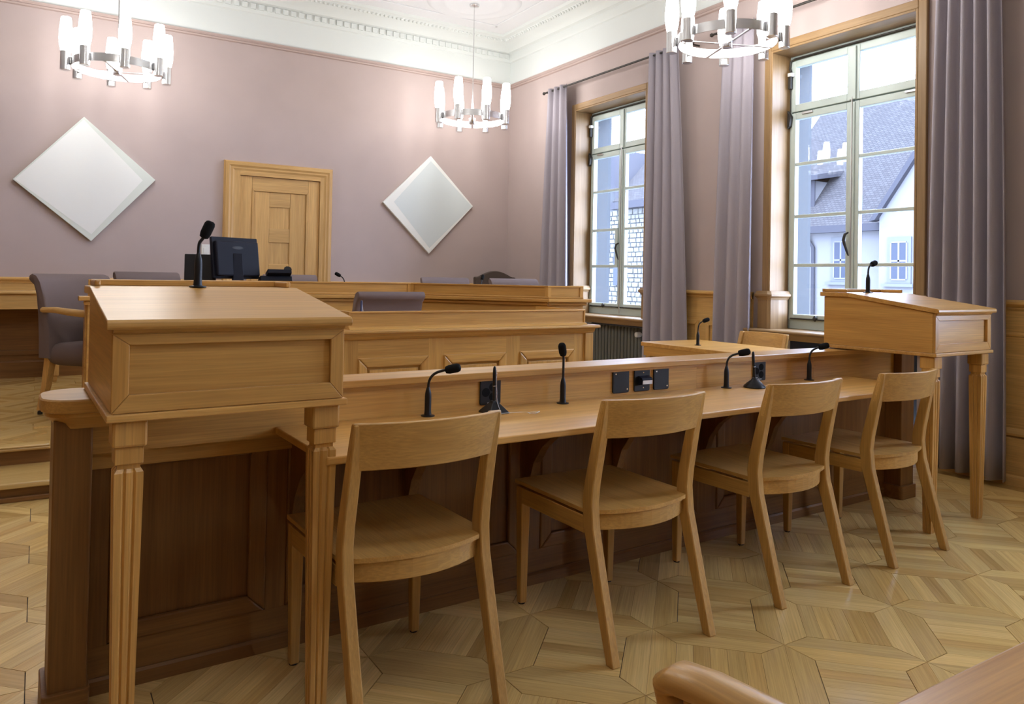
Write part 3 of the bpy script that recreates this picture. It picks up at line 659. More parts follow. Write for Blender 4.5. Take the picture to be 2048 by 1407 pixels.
oak_chair((4.49, 3.93, 0), math.pi/2, 'pale oak chair tucked behind the small side table under the window', 'oak chair at the side table')

# ---- small side table
st = tag(empty('side_table', (4.3, 3.55, 0)), 'plain oak side table with a microphone behind the bench ledge', 'table')
MB().box(-.325, .30, -.78, .92, .70, .73).build('tabletop', oak['x'], st, .003)
MB().box(-.320, -.300, -.75, .89, .63, .6995).build('apron', oak['y'], st); MB().box(-.2995, .27, .87, .89, .63, .6995).build('apron', oak['x'], st)
for x in (-.29, .24):
    for y in (-.74, .84): MB().box(x-.03, x+.03, y-.02, y+.03, 0, .63).build('leg', oak['z'], st, .003)

# ---- clerk's bench
cb = tag(empty('clerk_bench', bw(0, 0), A), 'oak panelled clerk bench with parapet in the middle of the room', 'bench')
MB().box(1.68, 3.665, 4.45, 4.475, 0, .835).build('front_board', oak['x'], cb)
MB().prism([(4.38, .845), (4.45, .835), (4.52, .835), (4.52, .866), (4.385, .866), (4.378, .860), (4.377, .851)], 'x', 1.655, 3.695).build('ledge', oak['x'], cb, .002)
MB().prism([(4.40, .845), (4.475, .845), (4.475, .800), (4.428, .805), (4.412, .820)], 'x', 1.68, 3.665).build('ledge_moulding', oak['x'], cb)
for a, b in ((1.68, 1.802), (2.291, 2.402), (2.894, 3.007), (3.493, 3.588)): MB().box(a, b, 4.438, 4.45, .13, .806).build('stile', oak['z'], cb)
MB().box(3.588, 3.665, 4.425, 4.45, 0, .806).build('end_pilaster', oak['z'], cb, .004)
for a, b in ((1.802, 2.291), (2.402, 2.894), (3.007, 3.493)):
    MB().box(a, b, 4.438, 4.45, .69, .806).build('top_rail', oak['x'], cb)
    mitre_frame(cb, a, b, .15, .69, .06, 4.428, .021, oak['x'], oak['z'], .008, ('panel_rail', 'panel_stile'))
    MB().box(a+.075, b-.075, 4.436, 4.45, .225, .615).build('panel', oak['z'], cb, .005)
MB().box(1.68, 3.588, 4.436, 4.45, 0, .15).build('bottom_rail', oak['x'], cb)
MB().box(1.744, 3.613, 4.468, 4.49, .8665, .978).build('parapet', oak['x'], cb)
mitre_frame(cb, 1.744, 3.613, .872, .979, .012, 4.461, .012, oak['x'], oak['z'], .002, ('parapet_rail', 'parapet_stile'))
MB().prism([(4.43, .8665), (4.468, .8665), (4.468, .884), (4.45, .880)], 'x', 1.744, 3.613).build('parapet_moulding', oak['x'], cb)
for x in (1.744, 3.591): MB().box(x, x+.022, 4.4905, 5.08, .866, .978).build('parapet_return', oak['y'], cb)
for x in (1.70, 3.62): MB().box(x, x+.025, 4.476, 5.05, Z1, .834).build('side_board', oak['y'], cb)
MB().box(1.766, 3.591, 4.4905, 5.02, .80, .834).build('desktop', oak['x'], cb, .003)

# ---- judges' bench: mitred runs
jb = tag(empty('judges_bench', (0, 0, 0)), 'long angled oak judges bench with parapet on the dais', 'bench')
PATH = [Vector((.219, 5.50)), Vector((.583, 5.50)), Vector((1.365, 6.13)), Vector((2.776, 6.13)), Vector((3.55, 5.12)), Vector((3.955, 5.06))]
def offs(path, d):
    """polyline moved d towards the judges (left of travel)"""
    out = []
    for i, p in enumerate(path):
        t0 = (p-path[i-1]).normalized() if i else None; t1 = (path[i+1]-p).normalized() if i < len(path)-1 else None
        if t0 is None: n = Vector((-t1.y, t1.x)); out.append(p+n*d)
        elif t1 is None: n = Vector((-t0.y, t0.x)); out.append(p+n*d)
        else:
            n0, n1 = Vector((-t0.y, t0.x)), Vector((-t1.y, t1.x)); b = (n0+n1).normalized(); out.append(p+b*d/max(.3, b.dot(n0)))
    return out
def shorten(path, e):
    q = [p.copy() for p in path]; q[0] = q[0]+(q[1]-q[0]).normalized()*e; q[-1] = q[-1]+(q[-2]-q[-1]).normalized()*e; return q
def run(name, path, d0, d1, z0, z1, mat, parent, bevel=0, only=None):
    a, b = offs(path, d0), offs(path, d1); out = []
    for i in range(len(path)-1):
        if only is not None and i not in only: continue
        p = (a[i]+a[i+1])/2; ang = math.atan2((path[i+1]-path[i]).y, (path[i+1]-path[i]).x); c, s = math.cos(-ang), math.sin(-ang)
        loc = [((q-p).x*c-(q-p).y*s, (q-p).x*s+(q-p).y*c) for q in (a[i], a[i+1], b[i+1], b[i])]
        o = MB().prism(loc, 'z', z0, z1).build(name, mat, parent, bevel); o.location = (p.x, p.y, 0); o.rotation_euler = (0, 0, ang); out.append(o)
    return out
P1 = shorten(PATH, .055)
run('ledge', PATH, 0, .10, 1.011, 1.040, oak['x'], jb, .005)
run('ledge_moulding', shorten(PATH, .03), .03, .075, .983, 1.011, oak['x'], jb, .010)
run('front_board', P1, .06, .09, Z1, .983, oak['x'], jb)
run('parapet_moulding', P1, .045, .066, 1.040, 1.056, oak['x'], jb, .006)
run('parapet', P1, .066, .09, 1.040, 1.146, oak['x'], jb)
run('parapet_rail', P1, .056, .067, 1.134, 1.147, oak['x'], jb, .002)
for i in range(len(P1)-1):
    a, b = offs(P1, .058)[i], offs(P1, .058)[i+1]; ang = math.atan2((b-a).y, (b-a).x)
    for p, sgn in ((a, 1), (b, -1)):
        o = MB().box(0 if sgn > 0 else -.03, .03 if sgn > 0 else 0, 0, .012, 1.056, 1.134).build('parapet_stile', oak['z'], jb); o.location = (p.x, p.y, 0); o.rotation_euler = (0, 0, ang)
run('desktop', P1, .0905, .50, .962, .98, oak['x'], jb)
e0, e1 = offs(P1, .075)[0], offs(P1, .075)[-1]
MB().box(e0.x-.012, e0.x+.013, e0.y+.012, e0.y+.20, Z2, 1.010).build('end_board', oak['y'], jb); MB().box(e1.x-.013, e1.x+.012, e1.y+.016, e1.y+.52, Z2, 1.010).build('end_board', oak['y'], jb)

# ---- table against the back wall
wt = tag(empty('wall_table', (0, 8.0, Z2)), 'oak table against the back wall behind the armchair', 'table')
MB().prism([(-.26, .775), (.225, .775), (.225, .80), (-.255, .80), (-.268, .793), (-.27, .783)], 'x', -2.3, .26).build('tabletop', panel_oak['x'], wt)
MB().box(-2.28, .235, -.235, -.21, .645, .7745).build('apron', panel_oak['x'], wt, .002); MB().box(.21, .235, -.2095, .22, .645, .7745).build('apron', panel_oak['y'], wt)
for x in (-2.24, .145):
    for y in (-.175, .19):
        MB().loft([[(x+a*s, y+b*s, z) for a, b in ((-1, -1), (1, -1), (1, 1), (-1, 1))] for s, z in ((.010, 0), (.018, .02), (.020, .05), (.030, .06), (.034, .6445))]).build('leg', panel_oak['z'], wt, .003)

# ---- upholstered armchairs
def puff(x0, x1, y0, y1, z0, z1, r, name, mat, par, crown=0.0):
    rings = []; n = 7
    for k in range(n+1):
        a = math.pi*k/n; ins_ = r*(1-math.sin(a)); z = z0+(z1-z0)*(1-math.cos(a))/2
        rings.append([(x, y, z+crown*math.cos(math.pi*(x-(x0+x1)/2)/(x1-x0))*math.cos(math.pi*(y-(y0+y1)/2)/(y1-y0))*(k/n)) for x, y in rbox(x0+ins_, x1-ins_, y0+ins_, y1-ins_, max(.02, r*.8))])
    mb = MB(); mb.loft(rings)
    return mb.build(name, mat, par, smooth=70)
def armchair(loc, rz, label, grp='taupe upholstered armchairs'):
    t = tag(empty('upholstered_chair', loc, rz), label, 'chair', grp)
    hw = .262
    puff(-.25, .25, -.275, .22, .35, .50, .05, 'seat_cushion', grey_fab, t, .03)
    # rolled back, seen in profile (y, z); chair faces -y
    pr3 = [(.16, .40), (.165, .55), (.185, .70), (.215, .83), (.250, .932), (.285, .975), (.318, .985), (.340, .970), (.342, .948), (.325, .928), (.300, .912), (.275, .84), (.255, .70), (.245, .55), (.24, .40)]
    rings = [[(s*hw, .24+(y-.24)*k, .68+(z-.68)*(1-(1-k)*.10)) for y, z in pr3] for s, k in ((-1, .86), (-.985, .97), (-.94, 1), (.94, 1), (.985, .97), (1, .86))]
    MB().loft(rings).build('backrest', grey_fab, t, smooth=50)
    for sx in (-1, 1):
        mb = MB(); mb.tube([(sx*.262, .215, .735), (sx*.275, .10, .738), (sx*.288, -.02, .728), (sx*.292, -.13, .722), (sx*.290, -.205, .724), (sx*.285, -.235, .716)], [.020, .021, .024, .026, .024, .012], 10); mb.build('arm', panel_oak['y'], t, smooth=60)
        mb = MB(); mb.tube([(sx*.284, -.185, .715), (sx*.272, -.165, .60), (sx*.258, -.15, .45), (sx*.255, -.15, .38)], [.017, .017, .018, .018], 8); mb.build('arm_support', panel_oak['z'], t, smooth=60)
        MB().loft([[(sx*.225+a*s, -.235+b*s, z) for a, b in ((-1, -1), (1, -1), (1, 1), (-1, 1))] for s, z in ((.014, .02), (.022, .36))]).build('front_leg', panel_oak['z'], t, .003)
        MB().loft([[(sx*.215+a*s, y+b*s, z) for a, b in ((-1, -1), (1, -1), (1, 1), (-1, 1))] for s, y, z in ((.015, .275, .03), (.020, .230, .20), (.024, .20, .42))]).build('back_leg', panel_oak['z'], t, .003)
        for yy, r in ((-.235, .012), (.275, .014)): MB().lathe([(r, -.02), (r, .0), (.008, .006)], 10, (sx*(.225 if yy < 0 else .215), yy, .02)).build('caster', iron, t)
    return t
armchair((.42, 6.04, Z2), R_(40), 'taupe upholstered armchair on the dais left of the lectern').scale = (1.15, 1.12, .975)
armchair((.86, 6.80, Z2), R_(15), 'taupe chair back rising behind the judges bench left of the computer')
armchair((2.11, 7.22, Z2), R_(0), 'taupe chair back behind the telephone in front of the door')
armchair((3.62, 6.92, Z2), R_(-8), 'taupe chair behind the judges bench below the right diamond picture')
armchair((3.96, 6.05, Z2), R_(-4), 'taupe chair behind the right end of the judges bench')
armchair((2.155, 5.42, Z1), R_(182), 'taupe chair turned away, rising behind the clerk bench')
# arched leather chair in the corner
t = tag(empty('arched_chair', (4.76, 7.85, Z2), R_(-6)), 'dark brown chair with arched back in the corner by the curtain', 'chair')
puff(-.27, .27, -.30, .20, .34, .47, .05, 'seat_cushion', dark_fab, t, .02)
ar = [(-.262, .40), (.262, .40), (.272, .985), (.262, 1.0), (.235, 1.0)]+[(.21-.42*k/12, 1.005+.068*math.sin(math.pi*k/12)) for k in range(13)]+[(-.235, 1.0), (-.262, 1.0), (-.272, .985)]
rings = [[(x*(1-i*.02 if i else 1), y, z) for x, z in ar] for i, y in ((1, .18), (0, .20), (0, .25), (1, .27))]
MB().loft([r[::-1] for r in rings]).build('backrest', dark_fab, t, .008)
for sx in (-1, 1):
    MB().box(sx*.285-.025, sx*.285+.025, -.24, .20, .60, .64).build('arm', panel_oak['y'], t, .008); MB().box(sx*.28-.018, sx*.28+.018, -.22, -.18, 0, .60).build('front_leg', panel_oak['z'], t, .003); MB().box(sx*.25-.018, sx*.25+.018, .20, .24, 0, .40).build('back_leg', panel_oak['z'], t, .003)

# ---- foreground table and bentwood armchair
ft = tag(empty('foreground_table', (1.55, .0, 0)), 'oak table corner in the lower right foreground', 'table')
MB().box(-.72, .85, -.40, .511, .692, .72).build('tabletop', oak['x'], ft, .004)
MB().box(-.66, .77, .40, .42, .60, .6915).build('apron', oak['x'], ft); MB().box(-.66, .77, -.33, -.31, .60, .6915).build('apron', oak['x'], ft)
for x in (-.63, .74):
    for y in (-.30, .36): MB().box(x-.03, x+.03, y-.03, y+.03, 0, .6915).build('leg', oak['z'], ft, .003)
fa = tag(empty('wooden_armchair', (.519, .500, 0), R_(6)), 'round-backed wooden armchair with rounded arm end at the bottom edge', 'chair')
half = [(.255, .215, .618), (.256, .243, .632), (.257, .246, .650), (.258, .228, .663), (.260, .18, .668), (.266, .08, .668), (.268, -.04, .668), (.25, -.14, .668), (.20, -.215, .670), (.11, -.262, .672), (0, -.275, .672)]
pathr = half+[(-x, y, z) for x, y, z in half[::-1][1:]]
P = [Vector(p) for p in pathr]; nP = len(P); rings = []
for i, p in enumerate(P):
    tg = (P[min(i+1, nP-1)]-P[max(0, i-1)]).normalized(); e = min(i, nP-1-i)
    hd_ = Vector((0, -1, 0)) if i < 5 else (Vector((0, 1, 0)) if i > nP-6 else Vector((tg.x, tg.y, 0)).normalized())
    sd = hd_.cross(Vector((0, 0, 1))); up = sd.cross(tg).normalized()
    w_, h_ = [(.018, .012), (.025, .017), (.030, .020), (.033, .021), (.034, .021), (.031, .020)][min(e, 5)]
    rings.append([tuple(p+sd*w_*math.cos(q)+up*h_*math.sin(q)) for q in [2*math.pi*k/16 for k in range(16)]])
MB().loft(rings).build('arm_rail', oak['y'], fa, smooth=70)
for sx in (-1, 1):
    mb = MB(); mb.tube([(sx*.256, .205, .65), (sx*.252, .19, .55), (sx*.245, .20, .40), (sx*.24, .215, .0)], [.014, .017, .02, .014], 10); mb.build('front_leg', oak['z'], fa, smooth=60)
    mb = MB(); mb.tube([(sx*.20, -.25, 0), (sx*.19, -.20, .42), (sx*.19, -.215, .66)], [.014, .02, .015], 10); mb.build('back_leg', oak['z'], fa, smooth=60)
puff(-.235, .235, -.20, .235, .42, .455, .02, 'seat', oak['x'], fa)
for k in (-2, -1, 0, 1, 2):
    mb = MB(); mb.tube([(k*.06, -.19, .44), (k*.062, -.262+.006*k*k, .665)], .008, 8); mb.build('spindle', oak['z'], fa, smooth=60)

# ================================================================== WALL AND CEILING PIECES
def painting(name, outer, inner, m_out, m_in, label, in_label):
    cx = sum(p[0] for p in outer)/4; cz = sum(p[1] for p in outer)/4
    t = tag(empty(name, (cx, YB, cz)), label, 'painting', 'diamond canvases on the back wall')
    MB().prism([(x-cx, z-cz) for x, z in outer], 'y', -.042, -.003).build('canvas', m_out, t, .003)
    o = MB().prism([(x-cx, z-cz) for x, z in inner], 'y', -.0432, -.0424).build('painted_square', m_in, t); tag(o, in_label)
painting('diamond_painting', [(.335, 2.66), (-.217, 2.02), (.42, 1.483), (.965, 2.11)], [(.333, 2.631), (-.200, 2.022), (.421, 1.549), (.851, 2.098)], canvas_g, canvas_w, 'white diamond canvas with pale green edge on the left of the door', 'white inner field')
painting('diamond_painting', [(3.969, 2.652), (3.368, 2.057), (3.968, 1.481), (4.557, 2.089)], [(3.968, 2.592), (3.503, 2.071), (3.97, 1.55), (4.540, 2.083)], canvas_w, canvas_c, 'pale grey diamond canvas with white edge on the right of the door', 'pale grey inner field')

def chandelier(loc, rz, label):
    t = tag(empty('chandelier', (loc[0], loc[1], 2.85), rz), label, 'chandelier', 'chrome ring chandeliers')
    rr = .345
    ring = MB(); n = 64; prof = [(rr-.004, .047), (rr+.004, .047), (rr+.004, .113), (rr-.004, .113)]
    vs = [(r*math.cos(2*math.pi*i/n), r*math.sin(2*math.pi*i/n), z) for i in range(n) for r, z in prof]
    fs = [(4*i+k, 4*((i+1) % n)+k, 4*((i+1) % n)+(k+1) % 4, 4*i+(k+1) % 4) for i in range(n) for k in range(4)]
    ring.add(vs, fs); ring.build('ring', chrome, t, smooth=30)
    for k in range(4):
        a = k*math.pi/2; o = MB().box(.02, rr-.004, -.010, .010, .045, .050).build('spoke', chrome, t); o.rotation_euler = (0, 0, a)
    MB().lathe([(.034, .02), (.036, .024), (.036, .085), (.012, .09), (.012, .10), (.017, .13), (.0065, .29), (.005, .30), (.005, ZC-2.85-.03)], 16).build('stem', chrome, t, smooth=30)
    MB().lathe([(.012, ZC-2.85-.05), (.05, ZC-2.85-.045), (.055, ZC-2.85-.035), (.055, ZC-2.85-.021)], 20).build('canopy', chrome, t, smooth=30)
    cup = MB().lathe([(.035, 0), (.0375, .002), (.0375, .152), (.033, .152), (.033, .13)], 18).mesh('lamp_cup', chrome, 30)
    gl = MB().lathe([(.031, .135), (.036, .16), (.045, .20), (.050, .25), (.050, .30), (.046, .35), (.041, .40), (.038, .43), (.032, .436)], 14).mesh('glass_shade', lamp_m, 40)
    arm = MB().box(rr, rr+.012, -.012, .012, .06, .10).mesh('lamp_clip', chrome)
    for k in range(8):
        a = R_(22.5)+k*math.pi/4; x, y = (rr+.042)*math.cos(a), (rr+.042)*math.sin(a)
        c = inst('lamp_cup', cup, t, (x, y, 0)); inst('glass_shade', gl, c, (0, 0, 0)); inst('lamp_clip', arm, t, (0, 0, 0), a)
    return t
chandelier(CH[0], R_(-29), 'lit chrome ring chandelier nearest the far corner')
chandelier(CH[1], R_(-19.5), 'lit chrome ring chandelier above the left diamond canvas')
chandelier(CH[2], R_(-22), 'lit chrome ring chandelier in front of the windows at the top')
chandelier(CH[3], R_(10), 'lit chrome ring chandelier out of view above the left lectern')


chandelier(CH[4], R_(10), 'lit chrome ring chandelier out of view directly above the camera')

def curtain(top, bot, nf, label, seed, ztop=3.385, sway=0.0):
    random.seed(seed); y0 = (bot[0]+bot[1])/2
    mb = MB(); nc = nf*12; nr = 16; ph = [random.uniform(-.5, .5) for _ in range(nf+1)]; am = [random.uniform(.7, 1.25) for _ in range(nf+1)]
    vs = []
    for r in range(nr+1):
        f = r/nr; z = .035+(ztop-.035)*f; g = f**1.6
        a0 = bot[0]+(top[0]-bot[0])*g; a1 = bot[1]+(top[1]-bot[1])*g
        for c in range(nc+1):
            s = c/nc; k = s*nf; i = min(int(k), nf-1); fr = k-i
            amp = (am[i]*(1-fr)+am[i+1]*fr); p_ = ph[i]*(1-fr)+ph[i+1]*fr
            wv = math.sin(2*math.pi*(k)+p_*(1-f)*1.6); wv = math.copysign(abs(wv)**.75, wv)
            x = XR-.135+.048*amp*(.55+.45*(1-f))*wv+.010*math.sin(5*s+3*f+seed)*(1-f)
            vs.append((x-XR, a0+(a1-a0)*s+.012*math.sin(2*math.pi*k*2)*0-y0, z))
    fs = [(r*(nc+1)+c, r*(nc+1)+c+1, (r+1)*(nc+1)+c+1, (r+1)*(nc+1)+c) for r in range(nr) for c in range(nc)]
    mb.add(vs, fs)
    o = mb.build('curtain', curt_m, None, smooth=80); o.location = (XR, y0, 0)
    so = o.modifiers.new('cloth', 'SOLIDIFY'); so.thickness = .004
    return tag(o, label, 'curtain', 'mauve grey floor-length curtains')
curtain((6.87, 7.20), (6.80, 7.32), 3, 'mauve grey curtain left of the left window, edge lit blue', 1)
curtain((5.13, 5.50), (4.98, 5.54), 4, 'mauve grey curtain at the right of the left window', 2)
curtain((4.25, 4.56), (4.25, 4.65), 3, 'mauve grey curtain left of the right window behind the side table', 3)
curtain((2.36, 2.74), (2.30, 2.78), 5, 'wide mauve grey curtain behind the right lectern', 4)
for y0, y1, lab in ((4.95, 7.30, 'dark curtain rod over the left window'), (2.2, 4.70, 'dark curtain rod over the right window')):
    t = tag(empty('curtain_rod', (XR-.135, (y0+y1)/2, 3.36)), lab, 'curtain rod', 'curtain rods'); h = (y1-y0)/2
    mb = MB(); mb.tube([(0, -h, 0), (0, h, 0)], .010, 10); mb.tube([(.026, -h, .012), (.026, h, .012)], .007, 8); mb.build('rod', iron, t, smooth=50)
    for s in (-1, 1):
        MB().lathe([(.004, -.018), (.017, -.008), (.017, .008), (.004, .018)], 12, (0, s*(h+.012), 0)).build('finial', iron, t, smooth=50)
        mb = MB(); mb.tube([(0, s*(h-.04), 0), (.136, s*(h-.04), 0)], .008, 8); mb.build('bracket', iron, t, smooth=50)

def radiator(y0, y1, z0, label):
    t = tag(empty('radiator', (XR+.08, (y0+y1)/2, z0)), label, 'radiator', 'radiators under the windows')
    n = int((y1-y0)/.052); fin = MB()
    rb = [(x, y) for x, y in rbox(-.055, .055, -.019, .019, .016, 3)]
    fin.loft([[(x*.85, y*.7, 0.06) for x, y in rb], [(x, y, .08) for x, y in rb], [(x, y, .60) for x, y in rb], [(x*.85, y*.7, .62) for x, y in rb]])
    me = fin.mesh('column', rad_m, 40)
    for k in range(n): inst('column', me, t, (0, y0-(y0+y1)/2+.026+k*.052, 0))
    hy = (y1-y0)/2
    mb = MB(); mb.tube([(0, -hy, .595), (0, hy-.01, .595)], .022, 10); mb.tube([(0, -hy, .10), (0, hy-.01, .10)], .022, 10); mb.build('header_pipe', rad_m, t, smooth=50)
    mb = MB(); mb.tube([(-.06, -hy-.01, .56), (-.07, -hy-.012, .56), (-.12, -hy-.012, .56), (-.125, -hy-.012, .56)], [.02, .026, .026, .020], 14); mb.build('valve_knob', white_pl, t, smooth=50)
    for y in (-hy+.1, hy-.1): MB().box(-.03, .03, y-.012, y+.012, 0, .07).build('foot', rad_m, t)
radiator(5.76, 6.80, Z1, 'dark grey column radiator with white valve under the left window')
radiator(3.05, 4.05, 0, 'dark column radiator half hidden under the right window')

# ================================================================== SMALL THINGS
def mic(loc, head, label, grp, rz=0.0, z_body=.098, bend=.75):
    """head: offset of the foam head's middle from the base"""
    t = tag(empty('microphone', loc, rz), label, 'microphone', grp)
    MB().lathe([(.024, 0), (.024, .003), (.013, .005), (.0115, .02), (.0115, z_body-.03), (.0105, z_body-.018), (.006, z_body), (.005, z_body+.002)], 16).build('body', black_p, t, smooth=35)
    hx, hy, hz = head; p0 = Vector((0, 0, z_body)); p3 = Vector(head); d = (p3-Vector((0, 0, z_body+ (hz-z_body)*bend))).normalized()
    p1 = p0+Vector((0, 0, (hz-z_body)*.8)); p2 = p3-d*.045
    pts = []
    for k in range(13):
        s = k/12; pts.append(p0*(1-s)**3+p1*3*s*(1-s)**2+p2*3*s*s*(1-s)+p3*s**3)
    mb = MB(); mb.tube(pts, [.0048]*12+[.0045], 8); mb.build('gooseneck', black_p, t, smooth=60)
    d = (pts[-1]-pts[-3]).normalized(); c = pts[-1]
    mb = MB(); mb.tube([c-d*.022, c-d*.019, c-d*.006, c+d*.022, c+d*.030, c+d*.033], [.006, .0125, .0155, .0155, .0125, .007], 14); mb.build('foam_head', foam_p, t, smooth=50)
    return t
G = 'gooseneck microphones'
mic(bw(1.215, 2.352, .72), (.062, -.05, .165), 'gooseneck microphone on the desk in front of the first chair', G)
mic(bw(1.80, 2.352, .72), (-.012, -.01, .205), 'gooseneck microphone standing straight up between the first two chairs', G)
mic(bw(2.735, 2.352, .72), (.062, -.04, .162), 'gooseneck microphone on the desk left of the black pen holder', G)
mic(bw(3.345, 2.352, .72), (.062, -.03, .168), 'gooseneck microphone nearest the right lectern on the desk', G)
mic(bw(.463, 2.385, 1.1582), (.020, -.005, .165), 'large gooseneck microphone on the left lectern', G, bend=.1)
mic(bw(3.925, 2.40, 1.1582), (.062, .01, .160), 'gooseneck microphone on the right lectern against the window', G)
mic((4.17, 4.06, .73), (.055, -.02, .185), 'gooseneck microphone on the side table', G)
mic((2.24, 6.30, .98), (-.05, .03, .225), 'small gooseneck microphone above the judges bench right of the door', G)
mic((3.36, 5.90, .98), (.02, .02, .222), 'tiny gooseneck microphone above the angled judges bench', G)

def pen_holder(u, v, dome, label):
    t = tag(empty('pen_holder', bw(u, v, .72), A), label, 'pen holder', 'pens on stands')
    if dome: MB().lathe([(.048, 0), (.050, .003), (.049, .007), (.034, .022), (.018, .034), (.012, .040), (.010, .046)], 24).build('base', black_p, t, smooth=40)
    else: MB().loft([[(a*s, b*s, z) for a, b in ((-1, -1), (1, -1), (1, 1), (-1, 1))] for s, z in ((.040, 0), (.041, .004), (.036, .010), (.014, .036), (.010, .044))]).build('base', black_p, t, .003)
    lean = -.012 if dome else 0.0
    pn = MB(); pn.tube([(0, 0, .042), (lean*.5, 0, .095), (lean*.9, 0, .14), (lean, 0, .160), (lean, 0, .166)], [.0055, .006, .0068, .0055, .0025], 10); pen = pn.build('pen', black_p, t, smooth=50)
    MB().lathe([(.0062, 0), (.0064, .001), (.0062, .002)], 10, (lean*.5, 0, .095)).build('pen_band', bead_m, pen)
    ch_ = MB()
    if dome: ch = [(.012, -.006, .045), (.02, -.012, .033), (.045, -.018, .006), (.075, -.02, .003), (.10, -.02, .003)]
    else: ch = [(.004, -.0085, .15), (.004, -.0085, .10), (.004, -.012, .042), (.004, -.043, .003), (.045, -.042, .003), (.080, -.045, .003), (.105, -.060, .003), (.098, -.085, .003), (.118, -.092, .003), (.150, -.070, .003), (.112, -.062, .003)]
    P = [Vector(p) for p in ch]; bd = MB()
    for i in range(len(P)-1):
        n = max(1, int((P[i+1]-P[i]).length/.0042))
        for k in range(n):
            c = P[i]+(P[i+1]-P[i])*k/n; r = .0023
            bd.add([(c.x+r, c.y, c.z), (c.x-r, c.y, c.z), (c.x, c.y+r, c.z), (c.x, c.y-r, c.z), (c.x, c.y, c.z+r), (c.x, c.y, c.z-r)], [(0, 2, 4), (2, 1, 4), (1, 3, 4), (3, 0, 4), (2, 0, 5), (1, 2, 5), (3, 1, 5), (0, 3, 5)])
    o = bd.build('bead_chain', bead_m, t, smooth=120); tag(o, 'bright steel bead chain', kind='stuff')
pen_holder(1.452, 2.30, False, 'black pen on square stand with loose bead chain near the first chair')
pen_holder(2.865, 2.30, True, 'black pen on round stand beside the black socket')
t = tag(empty('blue_pen', bw(1.93, 4.72, .834), A), 'dark blue pen standing up behind the clerk bench parapet', 'pen')
MB().lathe([(.022, 0), (.022, .004), (.008, .012), (.007, .03)], 14).build('stand', black_p, t, smooth=40)
mb = MB(); mb.tube([(0, 0, .02), (.004, 0, .20), (.004, 0, .205)], [.0065, .0075, .004], 10); mb.build('barrel', plain('dark_blue_plastic', (.015, .018, .08), .3), t, smooth=50)
mb = MB(); mb.tube([(.007, 0, .195), (.026, 0, .05)], .0022, 6); mb.build('clip', white_pl, t)

def plate(u, kind, label):
    t = tag(empty('socket_plate' if kind == 's' else ('cover_plate' if kind == 'b' else 'control_panel'), bw(u, 2.4078, .777), A), label, 'socket' if kind == 's' else 'plate', 'black plates on the bench upstand')
    MB().prism(rbox(-.045, .045, -.047, .047, .008, 4), 'y', -.007, 0).build('plate', black_p, t, .002)
    if kind == 'b':
        for x, z in ((-.030, .033), (.033, -.032)): MB().prism([(x+.0035*math.cos(q), z+.0035*math.sin(q)) for q in [2*math.pi*k/10 for k in range(10)]], 'y', -.0085, -.007).build('screw', bead_m, t)
    elif kind == 's':
        for a in (60, 180, 300):
            cx, cz = .021*math.cos(R_(a)), .021*math.sin(R_(a))
            o = MB().prism([(cx+.0175*math.cos(q), cz+.0165*math.sin(q)) for q in [2*math.pi*k/16 for k in range(16)]], 'y', -.0078, -.0069).build('outlet', foam_p, t)
        MB().box(-.014, .014, -.0076, -.007, -.042, -.037).build('maker_mark', plain('grey_print', (.3, .3, .3), .6), t)
    else:
        MB().prism([(-.007, .020), (-.030, .012), (-.034, .006), (-.030, -.016), (-.007, -.020)], 'x', -.024, .036).build('flap_housing', navy_p, t, .002)
        MB().box(-.020, .034, -.0335, -.031, -.014, .002).build('flap', white_pl, t)
        for z in (.032, -.032): MB().prism([(.006+.003*math.cos(q), z+.003*math.sin(q)) for q in [2*math.pi*k/10 for k in range(10)]], 'y', -.0085, -.007).build('screw', bead_m, t)
plate(1.50, 's', 'black socket plate on the upstand behind the square pen stand')
plate(2.143, 'b', 'blank black cover plate left of the flap panel')
plate(2.262, 'c', 'black control panel with a small white flap on the upstand')
plate(2.375, 'b', 'blank black cover plate right of the flap panel')
plate(3.028, 's', 'black triple socket plate right of the round pen stand')

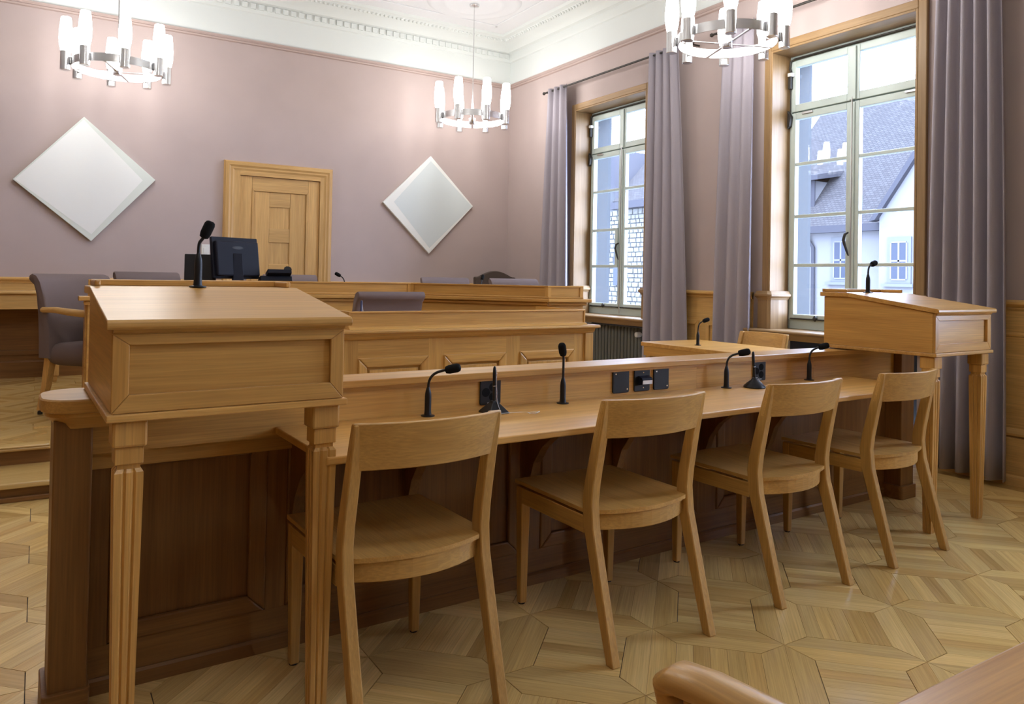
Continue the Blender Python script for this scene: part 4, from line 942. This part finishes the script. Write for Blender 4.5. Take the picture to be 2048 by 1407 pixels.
# computer, monitor, telephone on the judges' desk
pc = tag(empty('desktop_computer', (1.13, 6.32, .98), R_(-8)), 'black desktop computer tower beside the monitor', 'computer')
MB().box(-.17, .055, -.06, .10, .0, .365).build('case', black_p, pc, .004)
rp = MB().box(.0555, .058, -.05, .09, .02, .35).build('rear_panel', iron, pc)
for z in (.06, .11, .15, .20, .24, .30): MB().box(.0582, .066, -.02, .02, z, z+.018).build('port', steel if z < .2 else white_pl, rp)
for k, (z, zz_) in enumerate(((.31, .02), (.12, .03))):
    mb = MB(); mb.tube([(.066, 0, z), (.10, .01, z), (.14, .02, z-.03), (.18, .02, z-.12), (.20, .02, zz_), (.22, .03, .006)], .004, 6); mb.build('cable', black_p, pc, smooth=60)
mo = tag(empty('monitor', (1.335, 6.30, .98), R_(186)), 'dark blue-black computer monitor seen from behind', 'monitor')
def tilt(o): o.rotation_euler = (R_(9), 0, R_(15)); o.location = (0, 0, .345); return o
hd = tilt(MB().box(-.205, .205, -.03, .0, -.165, .165).build('screen_housing', navy_p, mo, .006))
MB().box(-.190, .190, .0005, .035, -.150, .130).build('back_cover', navy_p, hd, .012)
MB().box(-.19, .19, -.033, -.0301, -.15, .15).build('screen', plain('black_screen', (.01, .01, .012), .15), hd)
MB().prism([(.05*math.cos(2*math.pi*k/20), .075+.012*math.sin(2*math.pi*k/20)) for k in range(20)], 'y', .0351, .036).build('badge', black_p, hd)
MB().loft([[(-.05, .05, .008), (.05, .05, .008), (.05, .085, .008), (-.05, .085, .008)], [(-.04, .035, .20), (.04, .035, .20), (.04, .07, .20), (-.04, .07, .20)], [(-.035, .012, .38), (.035, .012, .38), (.035, .045, .38), (-.035, .045, .38)]]).build('stand_neck', navy_p, mo, .004)
MB().prism(rbox(-.13, .13, -.08, .11, .03), 'z', 0, .012).build('stand_base', navy_p, mo, .003)
ph = tag(empty('telephone', (1.66, 6.70, .97), R_(176)), 'black desk telephone with handset behind the lectern lip', 'telephone')
ph.location = (1.655, 6.38, .985); ph.scale = (1.15, 1.15, 1.05)
MB().prism([(-.10, .081), (.09, .081), (.11, .155), (.095, .195), (-.10, .125)], 'x', -.11, .11).build('body', navy_p, ph, .006)
MB().prism([(.06, .175), (.135, .215), (.125, .245), (.035, .215)], 'x', -.10, .065).build('display', navy_p, ph, .004)
mb = MB(); mb.tube([(-.075, -.09, .145), (-.075, -.05, .18), (-.075, .03, .215), (-.075, .095, .235), (-.075, .115, .245)], [.026, .022, .018, .024, .028], 10); mb.build('handset', black_p, ph, smooth=60)
MB().box(-.10, .10, -.06, .06, -.004, .0805).build('stand', black_p, ph)
sw = tag(empty('wall_socket', (1.452, YB, 1.43)), 'white wall socket plate left of the door behind the computer', 'socket')
MB().box(-.04, .04, -.012, 0, -.065, .065).build('plate', white_pl, sw, .003); MB().box(-.022, .022, -.016, -.0121, -.03, .03).build('outlet', white_pl, sw, .004)
